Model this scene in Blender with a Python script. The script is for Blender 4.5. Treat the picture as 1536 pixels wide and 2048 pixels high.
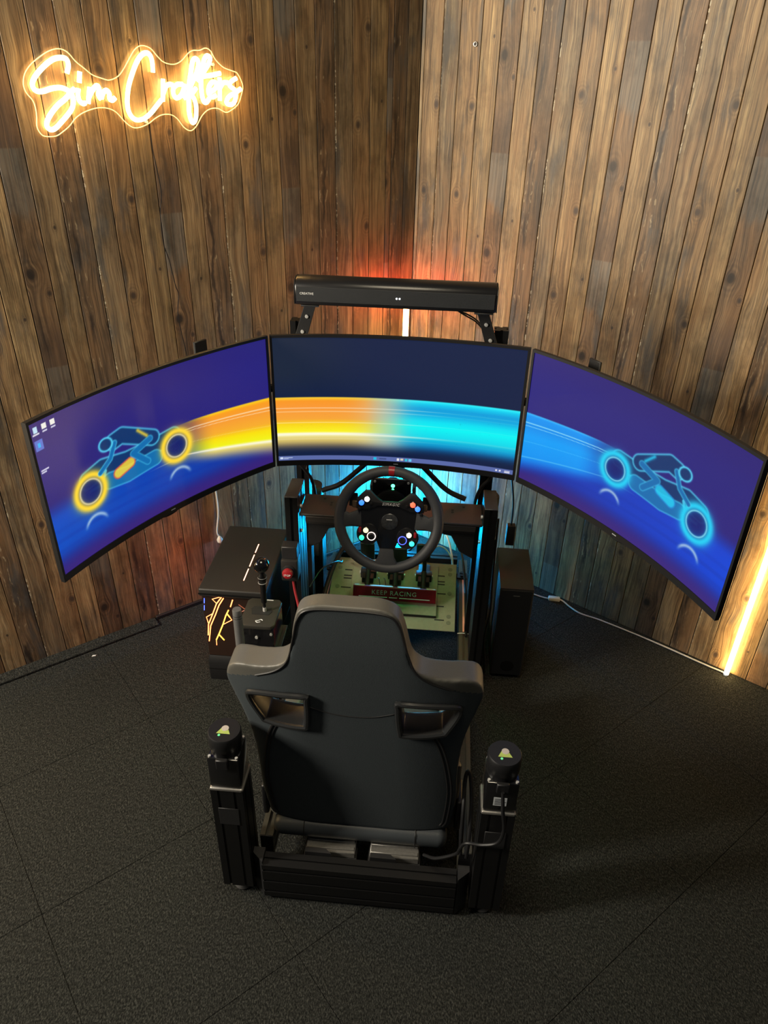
import bpy, bmesh, math, random
import numpy as np
from mathutils import Matrix, Vector
from mathutils.bvhtree import BVHTree

for o in list(bpy.data.objects): bpy.data.objects.remove(o)
scene = bpy.context.scene
COL = scene.collection
R = math.radians

# ------------------------------------------------------------------ camera
cd = bpy.data.cameras.new('camera'); cam = bpy.data.objects.new('camera', cd); COL.objects.link(cam)
cd.sensor_fit = 'HORIZONTAL'; cd.sensor_width = 36.0; cd.lens = 36.0 * 1480 / 1536
cd.clip_start = 0.02; cd.clip_end = 60
cam.matrix_world = Matrix.Translation((0, 0, 1.9)) @ Matrix.Rotation(R(90 - 31.26), 4, 'X') @ Matrix.Rotation(R(1.434), 4, 'Z')
scene.camera = cam

# ------------------------------------------------------------------ world, room lights, exposure
w = bpy.data.worlds.new('room_ambient'); scene.world = w; w.use_nodes = True
w.node_tree.nodes['Background'].inputs[0].default_value = (0.62, 0.66, 0.70, 1)
w.node_tree.nodes['Background'].inputs[1].default_value = 0.055
def area(name, loc, target, power, size, col, sizey=None, spread=180):
    l = bpy.data.lights.new(name, 'AREA'); l.energy = power; l.color = col; l.size = size; l.spread = R(spread)
    if sizey: l.shape = 'RECTANGLE'; l.size_y = sizey
    o = bpy.data.objects.new(name, l); COL.objects.link(o); o.location = loc
    o.rotation_euler = (Vector(target) - Vector(loc)).to_track_quat('-Z', 'Y').to_euler()
    return o
area('left_room_lamp', (-2.75, 0.55, 2.05), (0.9, 2.4, 1.75), 135, 0.35, (1.0, 0.90, 0.74), 0.9)
area('ceiling_lamp', (-0.1, 0.95, 2.72), (-0.1, 1.25, 0.0), 19, 0.7, (1.0, 0.86, 0.62))
area('left_led_bar', (-1.62, 1.62, 0.75), (-0.6, 0.9, 0.3), 9, 0.03, (1.0, 0.68, 0.30), 1.4)
scene.view_settings.view_transform = 'Standard'
scene.view_settings.look = 'None'
scene.view_settings.exposure = 0.0
scene.view_settings.gamma = 1.0
scene.view_settings.use_curve_mapping = False

# ------------------------------------------------------------------ materials
MATS = {}
def lin(c): return tuple(((x / 12.92) if x <= 0.04045 else ((x + 0.055) / 1.055) ** 2.4) for x in c)
def mat(name, col, rough=0.5, metal=0.0, emit=None, strength=0.0, noise=0.0, nscale=60.0, bump=0.0, alpha=None, trans=0.0, coat=0.0):
    if name in MATS: return MATS[name]
    m = bpy.data.materials.new(name); m.use_nodes = True; MATS[name] = m
    nt = m.node_tree; b = nt.nodes['Principled BSDF']
    b.inputs['Base Color'].default_value = (*col, 1)
    b.inputs['Roughness'].default_value = rough; b.inputs['Metallic'].default_value = metal
    if coat: b.inputs['Coat Weight'].default_value = coat; b.inputs['Coat Roughness'].default_value = 0.15
    if trans: b.inputs['Transmission Weight'].default_value = trans; b.inputs['IOR'].default_value = 1.2
    if emit:
        b.inputs['Emission Color'].default_value = (*emit, 1); b.inputs['Emission Strength'].default_value = strength
    if noise or bump:
        tc = nt.nodes.new('ShaderNodeTexCoord'); n = nt.nodes.new('ShaderNodeTexNoise')
        n.inputs['Scale'].default_value = nscale; n.inputs['Detail'].default_value = 4
        nt.links.new(tc.outputs['Object'], n.inputs['Vector'])
        if noise:
            mx = nt.nodes.new('ShaderNodeMix'); mx.data_type = 'RGBA'
            mx.inputs['A'].default_value = (*[c * (1 - noise) for c in col], 1); mx.inputs['B'].default_value = (*[c * (1 + noise) for c in col], 1)
            nt.links.new(n.outputs['Fac'], mx.inputs['Factor']); nt.links.new(mx.outputs['Result'], b.inputs['Base Color'])
        if bump:
            bp = nt.nodes.new('ShaderNodeBump'); bp.inputs['Strength'].default_value = bump; bp.inputs['Distance'].default_value = 0.002
            nt.links.new(n.outputs['Fac'], bp.inputs['Height']); nt.links.new(bp.outputs['Normal'], b.inputs['Normal'])
    return m
def glow(name, col, strength): return mat(name, tuple(min(1, c * .5 + .1) for c in col), 0.4, 0, col, strength)

black_metal = mat('black_anodised_aluminium', (.0065, .0065, .007), .45, .25, noise=.2, nscale=90)
black_paint = mat('black_powder_coat', (.014, .014, .015), .5, 0, noise=.3, nscale=300, bump=.15)
deck_paint = mat('black_satin_deck_plate', (.035, .032, .03), .5, 0, noise=.2, nscale=200)
black_plastic = mat('black_plastic', (.008, .008, .009), .45, 0, noise=.2, nscale=120)
gloss_black = mat('gloss_black_plastic', (.008, .008, .009), .12, 0, noise=.1, nscale=40, coat=.5)
screw_steel = mat('bright_steel', (.62, .62, .60), .35, .35, noise=.1, nscale=200)
alu = mat('brushed_aluminium', (.30, .29, .27), .42, .7, noise=.25, nscale=150)
rail_alu = mat('champagne_aluminium_profile', (.08, .075, .055), .4, .4, noise=.15, nscale=120)
plate_paint = mat('pale_sand_plate', (.25, .235, .165), .55, .1, noise=.15, nscale=80)
salmon = mat('salmon_rail_reflection', (.75, .33, .2), .5, 0, (.8, .32, .2), .12, noise=.1)  # coloured light reflected in the rails, as base colour plus faint glow
red_paint = mat('red_anodised_bar', (.26, .012, .02), .35, .4, noise=.15, nscale=100)
red_plastic = mat('red_plastic', (.30, .012, .018), .35, 0, noise=.1)
rubber = mat('black_rubber', (.012, .012, .012), .7, 0, noise=.2)
cable_black = mat('black_cable_sheath', (.008, .008, .009), .45, 0, noise=.2)
cable_white = mat('white_cable_sheath', (.62, .60, .54), .5, 0, noise=.08)
cable_red = mat('red_cable_sheath', (.33, .02, .028), .5, 0, noise=.1)
seat_leather = mat('taupe_grey_leatherette', (.095, .092, .080), .46, 0, noise=.12, nscale=420, bump=.12)
seat_fabric = mat('charcoal_blue_fabric', (.036, .046, .052), .8, 0, noise=.3, nscale=900, bump=.3)
piping_mat = mat('black_piping', (.01, .01, .011), .5, 0, noise=.1)
wheel_leather = mat('dark_grip_leather', (.035, .037, .04), .55, 0, noise=.25, nscale=500, bump=.25)
white_print = mat('white_print', (.75, .75, .74), .5, 0, noise=.05)
sign_white = mat('pale_label', (.55, .58, .60), .6, 0, noise=.06)
green_sticker = mat('yellow_green_warning_sticker', (.40, .50, .12), .6, 0, noise=.2, nscale=150)
silver_sticker = mat('silver_sticker', (.55, .5, .45), .5, .2, noise=.15)

# ------------------------------------------------------------------ mesh builder
def tag(o, label, cat, group=None, kind=None):
    if label: o['label'] = label
    if cat: o['category'] = cat
    if group: o['group'] = group
    if kind: o['kind'] = kind
    return o
def catmull(pts, n=8, closed=False):
    P = [Vector(p) for p in pts]
    if len(P) < 3 and not closed: return P
    out = []; N = len(P); last = N if closed else N - 1
    for i in range(last):
        p1, p2 = P[i], P[(i + 1) % N]
        p0 = P[(i - 1) % N] if (closed or i > 0) else p1 + (p1 - p2)
        p3 = P[(i + 2) % N] if (closed or i + 2 < N) else p2 + (p2 - p1)
        for k in range(n):
            t = k / n
            out.append(.5 * ((2 * p1) + (p2 - p0) * t + (2 * p0 - 5 * p1 + 4 * p2 - p3) * t * t + (3 * p1 - p0 - 3 * p2 + p3) * t ** 3))
    if not closed: out.append(P[-1])
    return out
class B:
    def __init__(self): self.bm = bmesh.new()
    def box(self, x0, x1, y0, y1, z0, z1, bev=0.0, seg=2, M=None):
        r = bmesh.ops.create_cube(self.bm, size=1.0)
        vs = r['verts']
        for v in vs:
            v.co = Vector((x0 + (v.co.x + .5) * (x1 - x0), y0 + (v.co.y + .5) * (y1 - y0), z0 + (v.co.z + .5) * (z1 - z0)))
            if M: v.co = M @ v.co
        if bev:
            es = list({e for v in vs for e in v.link_edges})
            bmesh.ops.bevel(self.bm, geom=es, offset=bev, segments=seg, affect='EDGES', profile=.5)
        return self
    def cyl(self, p0, p1, r, r2=None, seg=20, caps=True):
        p0, p1 = Vector(p0), Vector(p1); d = p1 - p0
        M = Matrix.Translation((p0 + p1) / 2) @ d.to_track_quat('Z', 'Y').to_matrix().to_4x4()
        bmesh.ops.create_cone(self.bm, cap_ends=caps, segments=seg, radius1=r, radius2=r if r2 is None else r2, depth=d.length, matrix=M)
        return self
    def lathe(self, prof, base=(0, 0, 0), axis=(0, 0, 1), seg=24):
        q = Vector(axis).to_track_quat('Z', 'Y').to_matrix(); b0 = Vector(base); rings = []
        for r, h in prof:
            rings.append([self.bm.verts.new(b0 + q @ Vector((r * math.cos(2 * math.pi * k / seg), r * math.sin(2 * math.pi * k / seg), h))) for k in range(seg)])
        for a, b in zip(rings[:-1], rings[1:]):
            for k in range(seg): self.bm.faces.new((a[k], a[(k + 1) % seg], b[(k + 1) % seg], b[k]))
        self.bm.faces.new(list(reversed(rings[0]))); self.bm.faces.new(rings[-1])
        return self
    def sphere(self, c, r, seg=20, scale=(1, 1, 1)):
        M = Matrix.Translation(c) @ Matrix.Diagonal((*scale, 1))
        bmesh.ops.create_uvsphere(self.bm, u_segments=seg, v_segments=seg // 2 + 2, radius=r, matrix=M); return self
    def tube(self, pts, r, seg=8, n=6, closed=False, smooth=True):
        P = catmull(pts, n, closed) if smooth else [Vector(p) for p in pts]
        N = len(P); rings = []; prev = None
        for i, p in enumerate(P):
            a = P[(i - 1) % N] if (closed or i > 0) else p
            b = P[(i + 1) % N] if (closed or i < N - 1) else p
            t = (b - a).normalized() if (b - a).length > 1e-9 else Vector((0, 0, 1))
            if prev is None:
                u = t.orthogonal().normalized()
            else:
                u = (prev - t * prev.dot(t)); u = u.normalized() if u.length > 1e-6 else t.orthogonal().normalized()
            prev = u; v = t.cross(u)
            rings.append([self.bm.verts.new(p + r * (math.cos(2 * math.pi * k / seg) * u + math.sin(2 * math.pi * k / seg) * v)) for k in range(seg)])
        for i in range(N if closed else N - 1):
            A, C = rings[i], rings[(i + 1) % N]
            for k in range(seg): self.bm.faces.new((A[k], A[(k + 1) % seg], C[(k + 1) % seg], C[k]))
        if not closed:
            self.bm.faces.new(list(reversed(rings[0]))); self.bm.faces.new(rings[-1])
        return self
    def prism(self, poly, f, d0, d1, bev=0.0, seg=2):
        """poly: 2-D outline, f(u,v,d) -> 3-D point"""
        lo = [self.bm.verts.new(f(u, v, d0)) for u, v in poly]; hi = [self.bm.verts.new(f(u, v, d1)) for u, v in poly]
        fs = [self.bm.faces.new(lo), self.bm.faces.new(list(reversed(hi)))]
        n = len(poly)
        for i in range(n): fs.append(self.bm.faces.new((lo[i], hi[i], hi[(i + 1) % n], lo[(i + 1) % n])))
        bmesh.ops.recalc_face_normals(self.bm, faces=fs)
        if bev:
            es = [e for e in fs[0].edges] + [e for e in fs[1].edges]
            bmesh.ops.bevel(self.bm, geom=es, offset=bev, segments=seg, affect='EDGES', profile=.5)
        return self
class Thing:
    def __init__(self, name, label, cat, base=(0, 0, 0), F=None, group=None):
        self.F = F if F is not None else Matrix(); self.base = Vector(base)
        r = bpy.data.objects.new(name, None); COL.objects.link(r); r.empty_display_size = .05
        r.matrix_world = self.F @ Matrix.Translation(self.base); self.root = r
        tag(r, label, cat, group)
    def part(self, name, b, m, parent=None, smooth=True, label=None, extra=None):
        bm = b.bm if isinstance(b, B) else b
        bmesh.ops.recalc_face_normals(bm, faces=bm.faces)
        bmesh.ops.translate(bm, verts=bm.verts, vec=-self.base)
        me = bpy.data.meshes.new(name); bm.to_mesh(me); bm.free()
        return self.mesh(name, me, m, parent, smooth, label)
    def mesh(self, name, me, m, parent=None, smooth=True, label=None):
        me.materials.append(m)
        if smooth:
            for p in me.polygons: p.use_smooth = True
            try: me.set_sharp_from_angle(angle=R(40))
            except Exception: pass
        o = bpy.data.objects.new(name, me); COL.objects.link(o); o.parent = parent or self.root
        if label: o['label'] = label
        return o
    def text(self, name, body, size, M, m, ext=.0004, parent=None, shear=0.0, align='CENTER', space=1.0, label=None):
        c = bpy.data.curves.new(name, 'FONT'); c.body = body; c.size = size; c.extrude = ext; c.align_x = align; c.align_y = 'CENTER'; c.shear = shear; c.space_character = space; c.resolution_u = 3
        t = bpy.data.objects.new(name, c); COL.objects.link(t)
        dg = bpy.context.evaluated_depsgraph_get(); me = bpy.data.meshes.new_from_object(t.evaluated_get(dg))
        bpy.data.objects.remove(t); bpy.data.curves.remove(c)
        me.transform(Matrix.Translation(-self.base) @ M); me.materials.clear()
        return self.mesh(name, me, m, parent, False, label)
def copy_thing(root, label, M):
    r = root.copy(); COL.objects.link(r); r.matrix_world = M; r['label'] = label
    for ch in list(root.children):
        c = ch.copy(); COL.objects.link(c); c.parent = r
        for g in list(ch.children):
            d = g.copy(); COL.objects.link(d); d.parent = c
    return r
FACE = Matrix(((1, 0, 0, 0), (0, 0, -1, 0), (0, 1, 0, 0), (0, 0, 0, 1)))      # text upright, facing -y
RIG = Matrix.Translation((-.04, 1.12, 0)) @ Matrix.Rotation(R(-4.2), 4, 'Z')

# ------------------------------------------------------------------ node helper for wood and carpet
class NT:
    def __init__(self, m): self.t = m.node_tree
    def n(self, k, **kw):
        x = self.t.nodes.new(k)
        for a, v in kw.items(): setattr(x, a, v)
        return x
    def put(self, sock, v):
        if isinstance(v, (int, float)): sock.default_value = v
        elif isinstance(v, tuple): sock.default_value = (*v, 1) if len(v) == 3 and sock.type == 'RGBA' else v
        else: self.t.links.new(v, sock)
    def m(self, op, a, b=0.0, c=0.0, clamp=False):
        x = self.n('ShaderNodeMath', operation=op, use_clamp=clamp)
        for s, v in zip(x.inputs, (a, b, c)): self.put(s, v)
        return x.outputs[0]
    def ss(self, v, lo, hi):
        x = self.n('ShaderNodeMapRange', interpolation_type='SMOOTHSTEP')
        for s, q in zip(x.inputs, (v, lo, hi, 0.0, 1.0)): self.put(s, q)
        return x.outputs[0]
    def mix(self, f, a, b, mode='MIX'):
        x = self.n('ShaderNodeMix', data_type='RGBA', blend_type=mode)
        self.put(x.inputs['Factor'], f); self.put(x.inputs['A'], a); self.put(x.inputs['B'], b); return x.outputs['Result']
    def vec(self, a, b, c):
        x = self.n('ShaderNodeCombineXYZ')
        for s, v in zip(x.inputs, (a, b, c)): self.put(s, v)
        return x.outputs[0]
    def noise(self, v, scale=1.0, detail=4.0, rough=.55, dist=0.0):
        x = self.n('ShaderNodeTexNoise'); self.put(x.inputs['Vector'], v)
        x.inputs['Scale'].default_value = scale; x.inputs['Detail'].default_value = detail; x.inputs['Roughness'].default_value = rough; x.inputs['Distortion'].default_value = dist
        return x.outputs['Fac']
    def ramp(self, f, stops):
        x = self.n('ShaderNodeValToRGB'); e = x.color_ramp.elements
        while len(e) < len(stops): e.new(.5)
        for q, (p, c) in zip(e, stops): q.position = p; q.color = (*c, 1)
        self.put(x.inputs[0], f); return x.outputs[0]
PER = .61
def plank_mat(kind):
    m = bpy.data.materials.new('weathered_plank_' + kind); m.use_nodes = True; t = NT(m); bs = m.node_tree.nodes['Principled BSDF']
    tc = t.n('ShaderNodeTexCoord'); sp = t.n('ShaderNodeSeparateXYZ'); t.put(sp.inputs[0], tc.outputs['Object'])
    x, z = sp.outputs[0], sp.outputs[2]
    z0 = t.n('ShaderNodeAttribute', attribute_type='OBJECT', attribute_name='z0').outputs['Fac']
    sd = t.n('ShaderNodeAttribute', attribute_type='OBJECT', attribute_name='seed').outputs['Fac']
    zr = t.m('SUBTRACT', z, z0)
    knots = {'knotty': [(-.016, 0, .0135), (.024, -.06, .006)], 'small_knot': [(-.014, -.10, .009), (.024, .18, .009)], 'plain': [(.004, .12, .004)],
             'cracked': [], 'nailed': [], 'straight': [(.012, -.03, .004)]}[kind]
    xw = x; kd = []
    for kx, kz, r in knots:
        dx = t.m('DIVIDE', t.m('SUBTRACT', x, kx), r)
        dz = t.m('DIVIDE', t.m('WRAP', t.m('SUBTRACT', zr, kz), PER / 2, -PER / 2), r * 1.35)
        d = t.m('SQRT', t.m('ADD', t.m('MULTIPLY', dx, dx), t.m('MULTIPLY', dz, dz)))
        g = t.m('EXPONENT', t.m('MULTIPLY', t.m('MULTIPLY', d, d), -.16))
        xw = t.m('SUBTRACT', xw, t.m('MULTIPLY', t.m('MULTIPLY', dx, g), r * .75))
        kd.append((d, g))
    wob = t.noise(t.vec(t.m('MULTIPLY', x, 6), t.m('MULTIPLY', sd, 3.1), t.m('MULTIPLY', z, 3.2)), 1, 3)
    xg = t.m('ADD', xw, t.m('MULTIPLY', t.m('SUBTRACT', wob, .5), .05 if kind not in ('straight',) else .012))
    n1 = t.noise(t.vec(t.m('MULTIPLY', xg, 85), t.m('MULTIPLY', sd, 11.3), t.m('MULTIPLY', z, 1.8)), 1, 7, .68)
    n2 = t.noise(t.vec(t.m('MULTIPLY', xg, 420), t.m('MULTIPLY', sd, 5.7), t.m('MULTIPLY', z, 7)), 1, 3, .6)
    n3 = t.noise(t.vec(t.m('MULTIPLY', x, 16), t.m('MULTIPLY', sd, 8.9), t.m('MULTIPLY', zr, 4.2)), 1, 4, .6)
    pal = {k: tuple(tuple(min(.9, q * k3) for q, k3 in zip(cc, (1.28, 1.36, 1.30))) for cc in v) for k, v in {'knotty': ((.06, .038, .024), (.15, .088, .05), (.25, .15, .082)), 'plain': ((.09, .055, .03), (.225, .14, .073), (.36, .245, .14)),
           'cracked': ((.05, .035, .026), (.145, .09, .055), (.25, .15, .085)), 'nailed': ((.07, .047, .03), (.18, .118, .07), (.30, .215, .13)),
           'small_knot': ((.08, .045, .023), (.205, .12, .06), (.33, .21, .11)), 'straight': ((.085, .052, .026), (.25, .155, .078), (.37, .25, .13))}.items()}[kind]
    c = t.ramp(n1, [(.30, pal[0]), (.47, pal[1]), (.68, pal[2])])
    c = t.mix(.85, c, t.ramp(n2, [(.32, (.30, .28, .26)), (.5, (.86, .86, .86)), (.68, (1.42, 1.40, 1.34))]), 'MULTIPLY')
    grey = {'knotty': .65, 'plain': .35, 'cracked': .7, 'nailed': .65, 'small_knot': .55, 'straight': .35}[kind]
    c = t.mix(t.m('MULTIPLY', t.ss(n3, .52, .68), grey), c, (.088, .092, .092))
    c = t.mix(t.m('MULTIPLY', t.ss(n3, .50, .34), .42), c, (.27, .145, .06))
    if kind == 'knotty':
        zf = t.m('WRAP', zr, .5, .5 - PER)
        streak = t.noise(t.vec(t.m('MULTIPLY', x, 170), sd, t.m('MULTIPLY', z, 2.2)), 1, 3, .6)
        edge = t.m('ADD', zf, t.m('MULTIPLY', t.m('SUBTRACT', n3, .5), .12))
        band = t.m('MULTIPLY', t.ss(edge, .13, .175), t.m('SUBTRACT', 1.0, t.ss(zf, .325, .331)))
        c = t.mix(t.m('MULTIPLY', band, .55), c, t.ramp(streak, [(.35, (.06, .068, .07)), (.65, (.22, .215, .185))]))
        dark = t.m('MULTIPLY', t.ss(zf, .325, .331), t.m('SUBTRACT', 1.0, t.ss(edge, .40, .5)))
        c = t.mix(t.m('MULTIPLY', dark, .45), c, (.07, .05, .044))
    if kind == 'cracked':
        cw = t.noise(t.vec(t.m('MULTIPLY', x, 14), sd, t.m('MULTIPLY', zr, 9)), 1, 4)
        ax = t.m('ABSOLUTE', t.m('ADD', t.m('SUBTRACT', x, -.016), t.m('MULTIPLY', t.m('SUBTRACT', cw, .5), .05)))
        on = t.ss(t.noise(t.vec(0.0, sd, t.m('MULTIPLY', zr, 5)), 1, 2), .42, .55)
        c = t.mix(t.m('MULTIPLY', t.m('MULTIPLY', t.m('SUBTRACT', 1.0, t.ss(ax, .001, .008)), on), .85), c, (.028, .02, .017))
        ay = t.m('ABSOLUTE', t.m('SUBTRACT', ax, .010))
        on2 = t.ss(t.noise(t.vec(4.0, sd, t.m('MULTIPLY', zr, 22)), 1, 2), .52, .6)
        c = t.mix(t.m('MULTIPLY', t.m('MULTIPLY', t.m('SUBTRACT', 1.0, t.ss(ay, .0006, .0022)), on2), .8), c, (.46, .36, .22))
    if kind == 'nailed':
        ch = t.noise(t.vec(t.m('MULTIPLY', x, 130), sd, t.m('MULTIPLY', z, 75)), 1, 2)
        ed = t.m('SUBTRACT', 1.0, t.ss(x, -.0325, -.0285))
        on = t.ss(t.noise(t.vec(2.0, sd, t.m('MULTIPLY', zr, 4.5)), 1, 1), .42, .5)
        c = t.mix(t.m('MULTIPLY', t.m('MULTIPLY', t.ss(ch, .54, .60), ed), on), c, (.62, .55, .40))
    for (d, g), (kx, kz, r) in zip(kd, knots):
        rings = t.m('ADD', t.m('MULTIPLY', t.m('SINE', t.m('MULTIPLY', d, 7.0)), .5), .5)
        c = t.mix(t.m('MULTIPLY', t.m('MULTIPLY', g, rings), .5), c, (.05, .03, .02))
        c = t.mix(t.m('MULTIPLY', t.m('SUBTRACT', 1.0, t.ss(d, .65, 1.15)), .88), c, (.022, .017, .014) if r > .01 else (.05, .035, .028))
    sh = t.m('ADD', .72, t.m('MULTIPLY', t.m('FRACT', t.m('MULTIPLY', sd, 7.77)), .42))
    n4 = t.noise(t.vec(t.m('MULTIPLY', x, 11), t.m('MULTIPLY', sd, 2.3), t.m('MULTIPLY', zr, 5.5)), 1, 6, .65)
    sh = t.m('MULTIPLY', sh, t.m('ADD', .70, t.m('MULTIPLY', t.ss(n4, .36, .56), .48)))
    c = t.mix(1.0, c, t.vec(sh, sh, sh), 'MULTIPLY')
    t.put(bs.inputs['Base Color'], c)
    bs.inputs['Roughness'].default_value = .52
    h = t.m('ADD', t.m('MULTIPLY', n1, .7), t.m('MULTIPLY', n2, .4))
    bp = t.n('ShaderNodeBump'); bp.inputs['Strength'].default_value = .35; bp.inputs['Distance'].default_value = .0012
    t.put(bp.inputs['Height'], h); t.put(bs.inputs['Normal'], bp.outputs[0])
    return m
KIND = {'K': 'knotty', 'A': 'plain', 'B': 'cracked', 'C': 'nailed', 'D': 'small_knot', 'E': 'straight'}
PM = {k: plank_mat(v) for k, v in KIND.items()}

# ------------------------------------------------------------------ room shell
CORNER = Vector((.088, 2.993, 0)); AL, AR = R(36.24), R(38.26)
def wall_frame(rx, ry):      # x to the right along the wall, y into the wall, z up
    return Matrix(((rx, -ry, 0, CORNER.x), (ry, rx, 0, CORNER.y), (0, 0, 1, 0), (0, 0, 0, 1)))
WL = wall_frame(math.cos(AL), math.sin(AL)); WR = wall_frame(math.cos(AR), -math.sin(AR))
P6 = .425 / 6; WALL_H = 2.75
groove = mat('dark_groove_board', (.012, .009, .007), .9, 0, noise=.3)
plank_meshes = {}
def plank_mesh(wd, k):
    key = (round(wd, 4), k)
    if key not in plank_meshes:
        b = B(); b.box(-wd / 2 + .0011, wd / 2 - .0011, 0, .014, .002, WALL_H, .0011, 1)
        me = bpy.data.meshes.new('plank'); b.bm.to_mesh(me); b.bm.free(); me.materials.append(PM[k]); plank_meshes[key] = me
    return plank_meshes[key]
rng = random.Random(4)
def build_wall(name, F, planks, x_start, sgn, length):
    b = B(); b.box(*((-length, .02) if sgn < 0 else (0, length)), .010, .06, 0, WALL_H)
    me = bpy.data.meshes.new(name); b.bm.to_mesh(me); b.bm.free(); me.materials.append(groove)
    wo = bpy.data.objects.new(name, me); COL.objects.link(wo); wo.matrix_world = F; wo['kind'] = 'structure'
    x = x_start
    for k, wd, z0 in planks:
        cx = x + sgn * wd / 2; x += sgn * wd
        p = bpy.data.objects.new('plank', plank_mesh(wd, k)); COL.objects.link(p); p.parent = wo; p.location = (cx, 0, 0)
        p['z0'] = float(z0); p['seed'] = rng.random() * 10
    return wo
pl = [('C', .057, 1.53), ('B', .059, 1.53), ('K', .023, 1.528)]
for z0 in (1.207, 1.16, 1.356, 1.26, 1.47, 1.12): pl += [(k, P6, z0) for k in 'EDCBAK']
wall_left = build_wall('wall_left', WL, pl, 0, -1, .139 + 6 * .425)
pr = [('C', .015, 1.5), ('D', .073, 1.6), ('C', .068, 1.4), ('D', .084, 1.6), ('E', .073, 1.4)]
for z0 in (1.319, 1.641, 1.373, 1.2, 1.5, 1.3): pr += [(k, P6, z0) for k in 'KABCDE']
wall_right = build_wall('wall_right', WR, pr, 0, 1, .313 + 6 * .425)

# carpet tiles
cm = bpy.data.materials.new('charcoal_carpet_pile'); cm.use_nodes = True; t = NT(cm); bs = cm.node_tree.nodes['Principled BSDF']
tc = t.n('ShaderNodeTexCoord'); gm = t.n('ShaderNodeNewGeometry'); pos = gm.outputs['Position']
mp = t.n('ShaderNodeMapping'); t.put(mp.inputs[0], pos); mp.inputs['Rotation'].default_value = (0, 0, R(40)); mp.inputs['Scale'].default_value = (1, .55, 1)
f1 = t.noise(mp.outputs[0], 290, 3, .7); f2 = t.noise(pos, 75, 3, .6); f3 = t.noise(pos, 3, 2)
c = t.ramp(f1, [(.34, (.006, .0066, .0062)), (.5, (.021, .0225, .021)), (.66, (.062, .064, .058))])
c = t.mix(.7, c, t.ramp(f2, [(.3, (.55, .55, .55)), (.7, (1.3, 1.3, 1.3))]), 'MULTIPLY')
c = t.mix(.3, c, t.ramp(f3, [(.3, (.8, .8, .8)), (.7, (1.15, 1.15, 1.15))]), 'MULTIPLY')
t.put(bs.inputs['Base Color'], c); bs.inputs['Roughness'].default_value = .95; bs.inputs['Specular IOR Level'].default_value = .1
bp = t.n('ShaderNodeBump'); bp.inputs['Strength'].default_value = .5; bp.inputs['Distance'].default_value = .003
t.put(bp.inputs['Height'], t.m('ADD', f1, t.m('MULTIPLY', f2, .6))); t.put(bs.inputs['Normal'], bp.outputs[0])
b = B(); b.box(-3.2, 3.2, -1.2, 3.3, -.06, -.006)
me = bpy.data.meshes.new('floor'); b.bm.to_mesh(me); b.bm.free(); me.materials.append(groove)
floor = bpy.data.objects.new('floor', me); COL.objects.link(floor); floor['kind'] = 'structure'
TS = .4785; ang = R(37.8)
b = B(); b.box(-TS / 2 + .0004, TS / 2 - .0004, -TS / 2 + .0004, TS / 2 - .0004, -.006, 0, .0011, 1)
tile_me = bpy.data.meshes.new('carpet_tile'); b.bm.to_mesh(tile_me); b.bm.free(); tile_me.materials.append(cm)
ex, ey = Vector((math.cos(ang), math.sin(ang))), Vector((-math.sin(ang), math.cos(ang)))
for i in range(-8, 9):
    for j in range(-8, 9):
        c2 = ex * (.4655 + (i + .5) * TS) + ey * (.4258 + (j + .5) * TS)
        w2 = c2 - Vector((CORNER.x, CORNER.y))
        inside = max(-math.sin(AL) * w2.x + math.cos(AL) * w2.y, math.sin(AR) * w2.x + math.cos(AR) * w2.y)
        if -2.6 < c2.x < 2.6 and -.75 < c2.y < 3.1 and inside < .30:
            o = bpy.data.objects.new('carpet_tile', tile_me); COL.objects.link(o); o.parent = floor
            o.location = (c2.x, c2.y, 0); o.rotation_euler = (0, 0, ang)
# skirtings along the left wall: a raised strip of carpet, then a low black board
def trim(name, F, x0, x1, y0, y1, z0, z1, m, bev=.002):
    b = B(); b.box(x0, x1, y0, y1, z0, z1, bev, 1)
    me = bpy.data.meshes.new(name); b.bm.to_mesh(me); b.bm.free(); me.materials.append(m)
    o = bpy.data.objects.new(name, me); COL.objects.link(o); o.matrix_world = F; o['kind'] = 'structure'; return o
tr = trim('trim_1', WL, -2.5, -1.22, -.052, -.001, .001, .011, cm)
bl = trim('baseboard_left', WL, -1.215, -.05, -.012, -.001, .001, .016, black_paint)

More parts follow.
